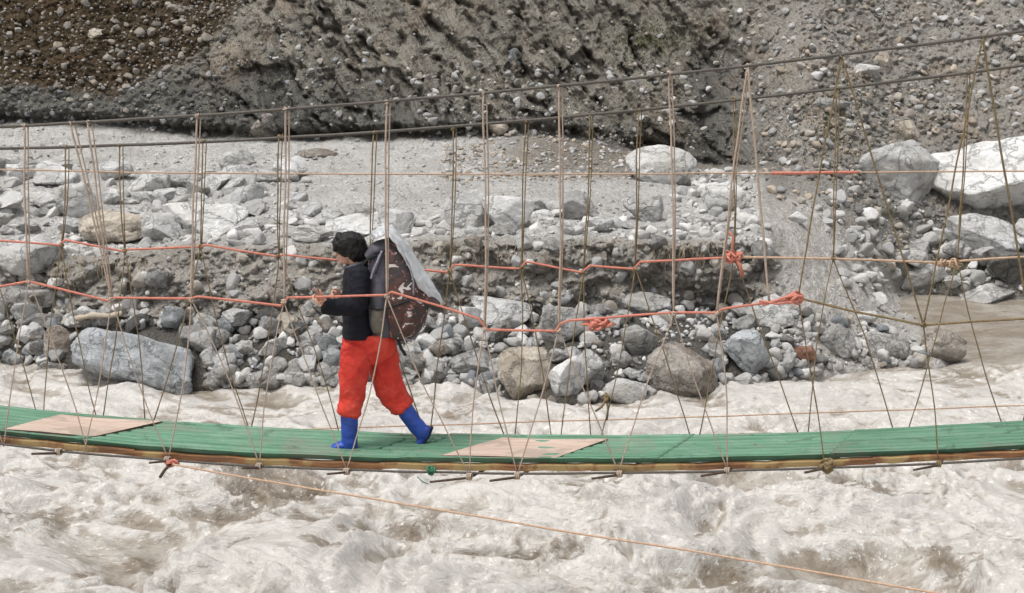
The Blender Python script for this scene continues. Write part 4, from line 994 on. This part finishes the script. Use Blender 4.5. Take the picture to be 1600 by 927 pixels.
# ropes strung across the river beside the bridge
g = pline([(-200,262),(0,265),(200,270),(500,272),(800,273),(1100,271),(1400,269),(1640,267)], 11.6, 'stretched_rope', .0065, M_BEIGE, parent=None)
tag(g, 'thin beige rope stretched level across the river behind the cables', 'rope')
g2 = pline([(1205,270.5),(1270,270),(1342,269.5)], 11.6, 'orange_sleeve', .013, M_ORANGE, ext=False, parent=g, lump=.2)
mb = MB()
g = pline([(-300,704),(0,690),(300,680),(540,668),(700,664),(820,660),(1000,655),(1200,648),(1400,641),(1640,632)], 10.9, 'stretched_rope', .006, M_BEIGE, parent=None)
tag(g, 'thin beige rope just beyond the far deck edge above the water', 'rope')
g = pline([(270,726),(400,749),(530,771),(700,799),(900,833),(1100,864),(1300,898),(1450,925),(1700,972)], 9.6, 'guy_rope', .0075, M_BEIGE, ext=False, parent=None, Yf=lambda x: 9.62 - (x - 270) * .0012)
tag(g, 'long tan guy rope slanting down from the deck edge in the foreground', 'rope')

# ------------------------------------------------------------------ the walker
M_SKIN = plain('skin', (.58, .34, .25), (.50, .28, .20), rough=.55, scale=25, bs=.1)
M_HAIR = plain('black_hair', (.012, .009, .008), (.005, .004, .004), rough=.45, scale=90, bs=.8, bd=.006, stretch=(1, 1, .25))
M_JACKET = plain('navy_jacket', (.007, .008, .015), (.004, .0045, .008), rough=.8, scale=18, bs=.5, bd=.01)
M_RED = plain('red_trousers', (.64, .055, .035), (.50, .034, .026), rough=.8, scale=8, bs=.5, bd=.012)
rt_ = M_RED.node_tree; rb_ = rt_.nodes['Principled BSDF']; rg_ = N(rt_, 'ShaderNodeTexCoord').outputs['Object']; rc_ = rb_.inputs['Base Color'].links[0].from_socket
rc_ = mixc(rt_, mth(rt_, 'MULTIPLY', ramp(rt_, noise(rt_, rg_, 5, 5, .65, .5), .5, .66), .35), rc_, (.70, .13, .085))
rc_ = mixc(rt_, mth(rt_, 'MULTIPLY', ramp(rt_, noise(rt_, rg_, 11, 6, .7, .8), .58, .68), .45), rc_, (.30, .05, .035))
rt_.links.new(rc_, rb_.inputs['Base Color'])
M_BOOT = plain('blue_rubber', (.022, .075, .40), (.018, .05, .26), rough=.5, scale=10, bs=.3, bd=.01, spec=.5)
M_SOLE = plain('dark_sole', (.02, .022, .035), rough=.8)
M_COLLAR = plain('grey_collar', (.10, .105, .13), rough=.9)
def pm(v): return v / F * 10.0 * .995      # photo pixels to metres at the walker
person = empty('person', on_deck(590, 702))
tag(person, 'person in navy jacket, red trousers and blue rubber boots walking left on the bridge', 'person')
YL, YR, YM = 9.92, 10.10, 10.01
def S(L): return [(P(a, b, Y), pm(w), d) for (a, b, Y, w, d) in L]
# body (skin) ---------------------------------------------------------
mb = MB()
hc = P(546, 388, YM)
HT = R(-12)
mb.ellipsoid(hc + Vector((.012, 0, .012)), .098, .076, .098)            # skull
mb.loft(S([(543,386,YM,34,.125),(542,394,YM,31,.118),(541,402,YM,27,.098),(539,408,YM,20,.07)]), n=20)   # face and jaw
mb.ellipsoid(P(525.0, 398.0, YM), .014, .011, .012, R(-30), 10)           # nose
mb.ellipsoid(P(527.2, 393.5, YM), .008, .010, .018, R(20), 10)
mb.ellipsoid(P(528.0, 403.5, YM), .010, .021, .0045, 0, 10)               # lips
mb.ellipsoid(P(529.0, 406.2, YM), .010, .019, .0045, 0, 10)
mb.ellipsoid(P(533, 411, YM), .015, .020, .013, 0, 10)                # chin
mb.ellipsoid(P(528, 388, YM), .011, .055, .008, 0, 12)                # brow
for s in (-1, 1): mb.ellipsoid(P(550, 395, YM + s * .076), .016, .008, .026, R(10), 10)   # ears
mb.loft(S([(552,398,YM,22,.10),(557,412,YM,23,.105),(561,424,YM,30,.14)]), n=18)    # neck
mb.loft(S([(558,420,YM,26,.20),(561,435,YM,36,.29),(562,460,YM,38,.27),(564,495,YM,36,.24),(572,528,YM,42,.22),(576,545,YM,38,.20)]), n=20)
mb.loft(S([(568,545,YL,24,.11),(556,580,YL,26,.115),(550,612,YL,22,.10),(548,650,YL,21,.095),(547,690,YL,15,.07)]))
mb.loft(S([(586,540,YR,34,.14),(599,580,YR,28,.125),(610,612,YR,23,.10),(632,645,YR,20,.09),(654,682,YR,14,.07)]))
for s, Ya in ((1, YM - .17), (-1, YM + .17)):
    mb.loft(S([(561,430,Ya,20,.09),(562,455,Ya - .02 * s,17,.08),(560,478,Ya - .02 * s,15,.07)]), n=14)
    fx = [(560,478),(535,481),(509,478)] if s > 0 else [(560,476),(548,470),(532,463)]
    Y0 = Ya - .02 * s; Y1 = 9.66 if s > 0 else YM + .12
    mb.loft(S([(fx[0][0],fx[0][1],Y0,15,.07),(fx[1][0],fx[1][1],(Y0+Y1)/2,14,.06),(fx[2][0],fx[2][1],Y1,11,.045)]), n=14)
# near hand on the rope: palm, four fingers, thumb
def chain(pts, r):
    W = [P(*p) for p in pts]; out = []; rr = []
    for i in range(len(W) - 1):
        for k in range(4): out.append(W[i].lerp(W[i + 1], k / 4)); rr.append(r[i] + (r[i + 1] - r[i]) * k / 4)
    out.append(W[-1]); rr.append(r[-1]); mb.tube(out, rr, 8); mb.ellipsoid(W[-1], rr[-1], rr[-1], rr[-1], n=8)
mb.loft([(P(512,478,9.66), .045, .035), (P(506,473,9.655), .062, .032), (P(500,467,9.65), .070, .030)], n=14)
chain([(500,470,9.645),(494,466,9.60),(493,470,9.575),(497,474,9.575)], [.0095,.009,.0085,.0075])
chain([(499,466,9.645),(491,461,9.605),(489,464,9.58),(491,470,9.572)], [.0095,.009,.0085,.0075])
chain([(501,463,9.65),(496,457,9.635),(493,453,9.62),(491,450,9.61)], [.0095,.009,.0085,.007])
chain([(503,474,9.645),(498,473,9.605),(498,476,9.585),(501,478,9.585)], [.0085,.008,.0075,.007])
chain([(508,470,9.64),(503,461,9.625),(500,454,9.615)], [.012,.0105,.009])
# far hand, loosely curled
mb.loft([(P(534,464,YM+.12), .040, .03), (P(528,460,YM+.11), .058, .028), (P(524,458,YM+.10), .060, .026)], n=12)
for k in range(4):
    y = 455 + k * 3.2; chain([(524,y,YM+.10),(519,y+1,YM+.085),(518,y+4,YM+.07),(521,y+6,YM+.06)], [.0085,.008,.0075,.007])
chain([(530,456,YM+.09),(525,452,YM+.07),(521,452,YM+.055)], [.011,.0095,.008])
body = fuse(mb, 'body', M_SKIN, person, .0042, 2)
M_EYE = plain('eye', (.03, .02, .015), rough=.2); M_BROW = M_HAIR
for s in (-1, 1):
    e = MB(); e.ellipsoid(P(529.5, 393.2, YM + s * .032), .0075, .012, .0065, 0, 10); e.build('eye', M_EYE, person)
# hair ----------------------------------------------------------------
mb = MB()
mb.ellipsoid(P(547, 383, YM), .112, .092, .096, 0); mb.ellipsoid(P(535, 381, YM), .070, .080, .066, 0)
for k in range(0):
    an = U(0, 6.28); hx = 548 + 24 * math.cos(an); hy = 382 - abs(20 * math.sin(an)) + U(0, 8); mb.ellipsoid(P(hx, hy, YM + U(-.06, .06)), U(.010, .024), U(.012, .024), U(.008, .016), U(-1, 1), 8)
mb.ellipsoid(P(557, 393, YM), .068, .086, .085, 0)
mb.loft(S([(536,376,YM,30,.15),(528,383,YM,18,.145),(524,390,YM,7,.12)]), n=16)   # fringe
mb.loft(S([(562,385,YM,22,.12),(566,398,YM,22,.12),(567,410,YM,16,.10),(566,417,YM,10,.07)]), n=14)
for s in (-1, 1): mb.loft(S([(545,378,YM+s*.076,30,.03),(548,392,YM+s*.082,20,.025),(553,402,YM+s*.078,12,.02)]), n=12)
def hd(V): return .007 * fbm(V * np.array([30, 30, 14]), 3, ridge=True) + .008 * fbm(V * 22, 2)
fuse(mb, 'hair', M_HAIR, person, .005, 2, hd)
# jacket --------------------------------------------------------------
mb = MB()
mb.loft(S([(557,414,YM,30,.16),(558,420,YM,40,.24),(560,430,YM,46,.33),(560,450,YM,49,.35),(560,480,YM,49,.33),(561,503,YM,50,.33),(563,515,YM,55,.34),(563,525,YM,57,.35)]), n=28, caps=False)
for s, Ya in ((1, YM - .165), (-1, YM + .165)):
    mb.loft(S([(560,424,Ya+.02*s,32,.14),(560,440,Ya,33,.15),(560,460,Ya-.02*s,31,.145),(559,477,Ya-.02*s,30,.14)]), n=18)
    Y0 = Ya - .02 * s
    if s > 0: mb.loft(S([(562,478,Y0,28,.14),(545,480,(Y0*2+9.69)/3,28,.13),(525,480,(Y0+9.69*2)/3,27,.115),(509,479,9.675,25,.095)]), n=18)
    else: mb.loft(S([(562,474,Y0,24,.11),(548,470,YM+.14,22,.10),(535,465,YM+.12,18,.07)]), n=18)
def jd(V): return .007 * fbm(V * np.array([7, 7, 11]), 3, ridge=True) + .003 * fbm(V * 30, 2)
jk = fuse(mb, 'jacket', M_JACKET, person, .006, 3, jd)
mb = MB()
cpt = P(555, 413, YM); mb.tube([cpt + Vector((math.cos(t) * .066, math.sin(t) * .082, math.cos(t) * .02)) for t in np.linspace(0, 6.283, 28, endpoint=False)], .013, 8, closed=True)
mb.build('collar', M_COLLAR, jk)
# trousers ------------------------------------------------------------
mb = MB()
mb.loft(S([(577,521,YM,70,.30),(577,530,YM,80,.32),(577,545,YM,80,.32),(578,556,YM,66,.26),(579,566,YM,34,.16)]), n=28, caps=False)
mb.loft(S([(560,540,YL,46,.20),(555,560,YL,44,.20),(553,585,YL,42,.19),(550,608,YL,40,.175),(548,625,YL,36,.155),(547,640,YL,32,.145),(546,646,YL,32,.14)]), n=24, caps=False)
mb.loft(S([(593,540,YR,52,.20),(599,562,YR,47,.20),(603,588,YR,45,.19),(609,606,YR,47,.175),(617,620,YR,42,.155),(625,631,YR,35,.145),(630,637,YR,33,.14)]), n=24, caps=False)
def td(V):
    return .020 * fbm(V * np.array([7, 7, 6]) + 3, 3, ridge=True) + .011 * np.maximum(0, fbm(V * np.array([4, 4, 16]) + 8, 2, ridge=True)) * smooth(V[:, 2], P(0, 600, 10).z, P(0, 640, 10).z) + .003 * fbm(V * 28, 2)
fuse(mb, 'trousers', M_RED, person, .006, 2, td)
# boots ---------------------------------------------------------------
def bd(V): return .004 * fbm(V * np.array([6, 6, 15]) + 1, 3, ridge=True)
mb = MB()
zs = on_deck(535, 703).z
mb.loft(S([(545,643,YL,26,.13),(546,660,YL,27,.125),(546,678,YL,25,.115),(546,690,YL,25,.105),(546,697,YL,26,.10)]), n=22)
mb.loft(S([(553,696,YL,14,.085),(541,695,YL,15,.09),(528,697,YL,12,.095),(520,699,YL,8,.085)]), n=20)
b1 = fuse(mb, 'boot', M_BOOT, person, .005, 2, bd)
mb = MB(); mb.loft(S([(557,701.5,YL,6,.075),(540,702,YL,4,.08),(528,702,YL,4,.098),(518,702,YL,4,.08)]), n=16); mb.build('sole', M_SOLE, b1)
mb = MB()
mb.loft(S([(629,635,YR,27,.13),(638,648,YR,27,.125),(648,662,YR,26,.115),(657,673,YR,27,.10),(661,679,YR,26,.10)]), n=22)
mb.loft(S([(668,669,YR,13,.08),(664,678,YR,20,.085),(658,688,YR,15,.09),(654,696,YR,9,.085)]), n=20)
b2 = fuse(mb, 'boot', M_BOOT, person, .005, 2, bd)
mb = MB(); mb.loft(S([(675,668,YR,5,.07),(671,680,YR,4,.075),(664,690,YR,4,.09),(656,700,YR,4,.075)]), n=16); mb.build('sole', M_SOLE, b2)

# backpack ------------------------------------------------------------
def pack_mat():
    m, t, b = nt('maroon_patterned_cloth'); g = N(t, 'ShaderNodeTexCoord').outputs['Object']
    n1 = noise(t, g, 9.5, 2, .5, 1.8); n2 = noise(t, g, 6.5, 2, .5, 2.0)
    c = mixc(t, ramp(t, n2, .46, .52), (.075, .033, .028), (.042, .034, .034))
    c = mixc(t, ramp(t, n1, .63, .645), c, (.50, .46, .44)); n3 = noise(t, g, 20, 2, .5, 1)
    c = mixc(t, ramp(t, n3, .64, .66), c, (.28, .11, .09))
    t.links.new(c, b.inputs['Base Color']); b.inputs['Roughness'].default_value = .75
    bump(t, b, noise(t, g, 30, 4, .6), .4, .006); return m
M_PACK = pack_mat(); M_PGREY = plain('grey_pack_cloth', (.105, .10, .12), (.06, .058, .07), scale=12, bs=.4, bd=.008); M_STRAP = plain('black_strap', (.02, .02, .022)); M_SGREY = plain('light_strap', (.30, .30, .34)); M_KHAKI = plain('khaki_pocket', (.17, .15, .12))
pack = empty('backpack', P(590, 525, YM)); tag(pack, 'big maroon and grey patterned backpack on the back of the walker', 'backpack')
def pk(V): return .010 * fbm(V * 7 + 2, 3, ridge=True) + .003 * fbm(V * 26, 2)
mb = MB(); mb.loft(S([(608,379,YM,24,.20),(616,395,YM,48,.28),(622,418,YM,63,.32),(629,448,YM,74,.36),(632,480,YM,80,.36),(628,500,YM,72,.32),(622,516,YM,54,.27)]), n=28); fuse(mb, 'main_bag', M_PACK, pack, .007, 3, pk)
mb = MB(); mb.loft(S([(596,398,YM,30,.25),(596,420,YM,42,.30),(595,450,YM,44,.325),(594,480,YM,40,.325),(596,505,YM,42,.31),(600,518,YM,40,.28)]), n=24); fuse(mb, 'side_panel', M_PGREY, pack, .007, 3, pk)
mb = MB(); mb.loft(S([(576,399,YM,16,.20),(588,390,YM,22,.24),(602,384,YM,20,.22)]), n=20); fuse(mb, 'top_lid', M_PGREY, pack, .007, 2, pk)
mb = MB(); mb.loft(S([(640,474,YM-.02,36,.33),(642,492,YM-.02,40,.34),(636,510,YM-.02,34,.30)]), n=22); fuse(mb, 'front_pocket', M_PACK, pack, .007, 2, pk)
mb = MB(); mb.loft(S([(650,462,YM-.05,30,.14),(668,470,YM-.05,22,.10),(684,476,YM-.05,8,.04)]), n=16); fuse(mb, 'side_flap', M_PACK, pack, .006, 2, pk)
mb = MB(); mb.loft(S([(590,485,YM-.155,20,.06),(590,500,YM-.16,22,.06),(591,516,YM-.15,20,.05)]), n=16); fuse(mb, 'bottle_pocket', M_KHAKI, pack, .006, 2)
def strap(pts, w, mat, name='strap', th=.006):
    W = [P(*p) for p in pts]; out = []
    for a_, b_ in zip(W[:-1], W[1:]): out += [a_.lerp(b_, i / 6) for i in range(6)]
    out.append(W[-1]); m_ = MB(); n = len(out); V = []
    for i, p in enumerate(out):
        T = (out[min(i + 1, n - 1)] - out[max(i - 1, 0)]).normalized(); s_ = Vector((T.z, 0, -T.x)).normalized() * w / 2
        for (u, v) in ((-1, 0), (1, 0), (1, 1), (-1, 1)): V.append(p + s_ * u + Vector((0, th * v, 0)))
    q = [[i * 4 + j, i * 4 + (j + 1) % 4, (i + 1) * 4 + (j + 1) % 4, (i + 1) * 4 + j] for i in range(n - 1) for j in range(4)] + [[0, 3, 2, 1], [(n - 1) * 4 + j for j in range(4)]]
    m_.add([tuple(v) for v in V], q); return m_.build(name, mat, pack)
strap([(597,392,YM-.135),(590,408,YM-.155),(583,424,YM-.165),(579,436,YM-.17)], .014, M_SGREY)
strap([(600,392,YM-.14),(594,410,YM-.16),(587,428,YM-.172)], .010, M_STRAP)
strap([(630,398,YM-.145),(640,415,YM-.16),(646,440,YM-.165),(646,462,YM-.165)], .012, M_SGREY)
strap([(572,480,YM-.172),(590,484,YM-.19),(606,482,YM-.18),(640,470,YM-.20)], .016, M_STRAP)
strap([(564,421,YM-.15),(568,412,YM-.14),(577,404,YM-.13),(588,399,YM-.13)], .022, M_STRAP, 'shoulder_strap', .012)
strap([(621,520,YM-.12),(622,532,YM-.12),(627,545,YM-.12),(634,556,YM-.12)], .022, M_STRAP, 'hanging_strap')
strap([(626,523,YM-.11),(636,531,YM-.12),(644,533,YM-.11)], .018, M_SGREY, 'hanging_strap')
# plastic sheet over the pack ------------------------------------------
def plastic_mat():
    m, t, b = nt('cloudy_plastic'); g = N(t, 'ShaderNodeTexCoord').outputs['Object']
    n1 = noise(t, g, 11, 4, .6, 1.2)
    t.links.new(mixc(t, ramp(t, n1, .35, .65), (.66, .68, .69), (.86, .87, .88)), b.inputs['Base Color'])
    b.inputs['Roughness'].default_value = .28; b.inputs['Specular IOR Level'].default_value = .6; b.inputs['Transmission Weight'].default_value = .45
    b.inputs['Coat Weight'].default_value = .4
    bump(t, b, noise(t, g, 7, 3, .5, 1.0), .6, .02); return m
M_PLAST = plastic_mat()
spine = [(577,374),(580,364),(588,358),(600,355),(612,360),(624,372),(634,386),(644,402),(655,420),(666,438),(678,457),(690,476)]
halfw = [.10,.13,.15,.16,.165,.165,.165,.16,.15,.13,.09,.03]
drop =  [.03,.045,.05,.05,.045,.04,.04,.05,.07,.08,.06,.02]
rows = []; from math import sin
nu = 41
sp_ = [P(a, b, YM) for a, b in [(x + 3.5, y - 1.5) for x, y in spine]]; n_s = len(sp_); K = 5
for i in range((n_s - 1) * K + 1):
    k = min(i // K, n_s - 2); f = i / K - k
    p = sp_[k].lerp(sp_[k + 1], f); w = halfw[k] * (1 - f) + halfw[k + 1] * f; dr = drop[k] * (1 - f) + drop[k + 1] * f
    T = (sp_[min(k + 1, n_s - 1)] - sp_[k]).normalized(); nrm = Vector((-T.z, 0, T.x)); nrm = nrm if nrm.z > 0 or nrm.x > 0 else -nrm
    for j in range(nu):
        u = j / (nu - 1) * 2 - 1
        off = -nrm * dr * abs(u) ** 2.6
        q = np.array([i * .09, u * 3.1, 3.3]); wv = .016 * float(perlin(q[None])[0]) + .010 * float(perlin(q[None] * 2.7)[0])
        rows.append((p.x + off.x + nrm.x * wv, p.y + u * w, p.z + off.z + nrm.z * wv))
rows = np.array(rows); nr_ = (n_s - 1) * K + 1
pl = mesh_np('plastic_sheet', rows, grid_faces(nr_, nu), M_PLAST, None, True)
sol = pl.modifiers.new('s', 'SOLIDIFY'); sol.thickness = .006; sol.offset = 0
set_base(pl, P(640, 440, YM)); tag(pl, 'cloudy white plastic sheet draped over the top and back of the backpack', 'plastic sheet')

# cord lying on the deck behind the front boot
mb = MB(); cps = [on_deck(x, y, .018) for x, y in [(562,703),(585,703),(605,697),(618,692),(632,688),(630,684)]]
out = []
for a_, b_ in zip(cps[:-1], cps[1:]): out += [a_.lerp(b_, i / 5) for i in range(5)]
mb.tube(out, .006, 6, wob=.004); o = mb.build('cord', M_GK, None); set_base(o, cps[0]); tag(o, 'dark green cord lying on the deck behind the planted boot', 'cord')

# driftwood
M_DRIFT = plain('driftwood_bark', (.50, .43, .34), (.30, .25, .19), scale=20, stretch=(1, 6, 6))
p0 = surf(128, 503)[0]; p1 = surf(200, 492)[0]
mb = MB(); L = [Vector(p0) + Vector((0, -.25, .05)), Vector(p0).lerp(Vector(p1), .35) + Vector((0, -.3, .10)), Vector(p0).lerp(Vector(p1), .7) + Vector((0, -.28, .07)), Vector(p1) + Vector((0, -.2, .06))]
mb.tube([L[0].lerp(L[1], i / 5) for i in range(5)] + [L[1].lerp(L[2], i / 5) for i in range(5)] + [L[2].lerp(L[3], i / 5) for i in range(6)], .05, 9, wob=.05, lump=.4)
o = mb.build('driftwood', M_DRIFT, None); set_base(o, L[0]); tag(o, 'pale piece of driftwood lying behind the huge blue-grey slab', 'driftwood')
# roots and dry stems hanging from the bank edge, low growth on the cliff
M_ROOT = plain('dry_roots', (.33, .27, .19), (.2, .16, .11), scale=30); M_MOSS = plain('dry_green_growth', (.10, .11, .04), (.06, .065, .025), scale=20)
mb = MB()
for k in range(170):
    x = random.choice([U(80, 230), U(80, 230), U(1020, 1150), U(600, 900)]); y = float(tp_(x)) + U(4, 30); p = surf(x, y)[0]
    L = U(.15, .45); d = Vector((U(-.35, .35), -.25, -1)).normalized() * L; a_ = Vector(p) + Vector((0, -.03, .02))
    mb.tube([a_, a_ + d * .35 + Vector((U(-.05, .05), -.06, 0)), a_ + d * .7, a_ + d], [.006, .005, .004, .002], 4)
o = mb.build('dry_roots', M_ROOT, None); tag(o, 'thin dry roots hanging from the edge of the cut bank', 'roots', kind='stuff')
V, Q, off = [], [], 0
pts = []
for k in range(1500):
    x, y = random.choice([(random.gauss(1010, 38), random.gauss(60, 16)), (random.gauss(1505, 50), random.gauss(420, 14)), (random.gauss(1300, 26), random.gauss(190, 45))]); pts.append((x, y))
pp = surf([a_[0] for a_ in pts], [a_[1] for a_ in pts])
for p in pp:
    s_ = U(.02, .06); d = np.array([U(-.6, .6), U(-.7, .1), U(.2, 1)]); d /= np.linalg.norm(d); e = np.cross(d, [U(-1, 1), U(-1, 1), .2]); e /= np.linalg.norm(e) + 1e-6
    V += [p, p + d * s_ + e * s_ * .3, p + d * s_ * 2, p + d * s_ - e * s_ * .3]; Q.append([off, off + 1, off + 2, off + 3]); off += 4
o = mesh_np('low_vegetation', V, np.array(Q), M_MOSS, None, False); tag(o, 'sparse olive-green growth clinging to the cliff and rocks', 'vegetation', kind='stuff')

bridge.location = (0, YN, float(deckz(0, YN)))
for root in (bridge, person, pack):
    inv = Matrix.Translation(-root.location)
    for ch in root.children: ch.matrix_parent_inverse = inv
# ------------------------------------------------------------------ camera, light, sky
cam = bpy.data.cameras.new('camera'); co = bpy.data.objects.new('camera', cam); COL.objects.link(co); SC.camera = co
co.location = (0, 0, CAM_Z); co.rotation_euler = (R(90) - PITCH, 0, 0)
cam.sensor_fit = 'HORIZONTAL'; cam.sensor_width = 36; cam.lens = 36 * F / 1600; cam.clip_end = 500
EL, AZ = R(62), R(-60)          # towards the sun: high, from the left and a little behind the viewer
sd = Vector((-.62 * math.cos(EL), -.45 * math.cos(EL), math.sin(EL))).normalized()
sun = bpy.data.lights.new('sun', 'SUN'); so = bpy.data.objects.new('sun', sun); COL.objects.link(so)
sun.energy = 1.15; sun.angle = R(20); sun.color = (1, .975, .94); so.rotation_euler = sd.to_track_quat('Z', 'Y').to_euler()
w = bpy.data.worlds.new('World'); SC.world = w; w.use_nodes = True; t = w.node_tree
sky = t.nodes.new('ShaderNodeTexSky'); sky.sky_type = 'NISHITA'; sky.sun_disc = False; sky.sun_elevation = math.asin(sd.z); sky.sun_rotation = math.atan2(sd.x, sd.y)
sky.dust_density = 4; sky.air_density = 1.0
hs = t.nodes.new('ShaderNodeHueSaturation'); hs.inputs['Saturation'].default_value = .22; t.links.new(sky.outputs[0], hs.inputs['Color'])
bg = t.nodes['Background']; t.links.new(hs.outputs[0], bg.inputs[0]); bg.inputs[1].default_value = .105
SC.view_settings.view_transform = 'Standard'; SC.view_settings.look = 'None'; SC.view_settings.gamma = 1; SC.view_settings.exposure = 0.88
SC.cycles.max_bounces = 6; SC.cycles.diffuse_bounces = 3; SC.cycles.glossy_bounces = 2; SC.cycles.transmission_bounces = 4; SC.cycles.use_denoising = True
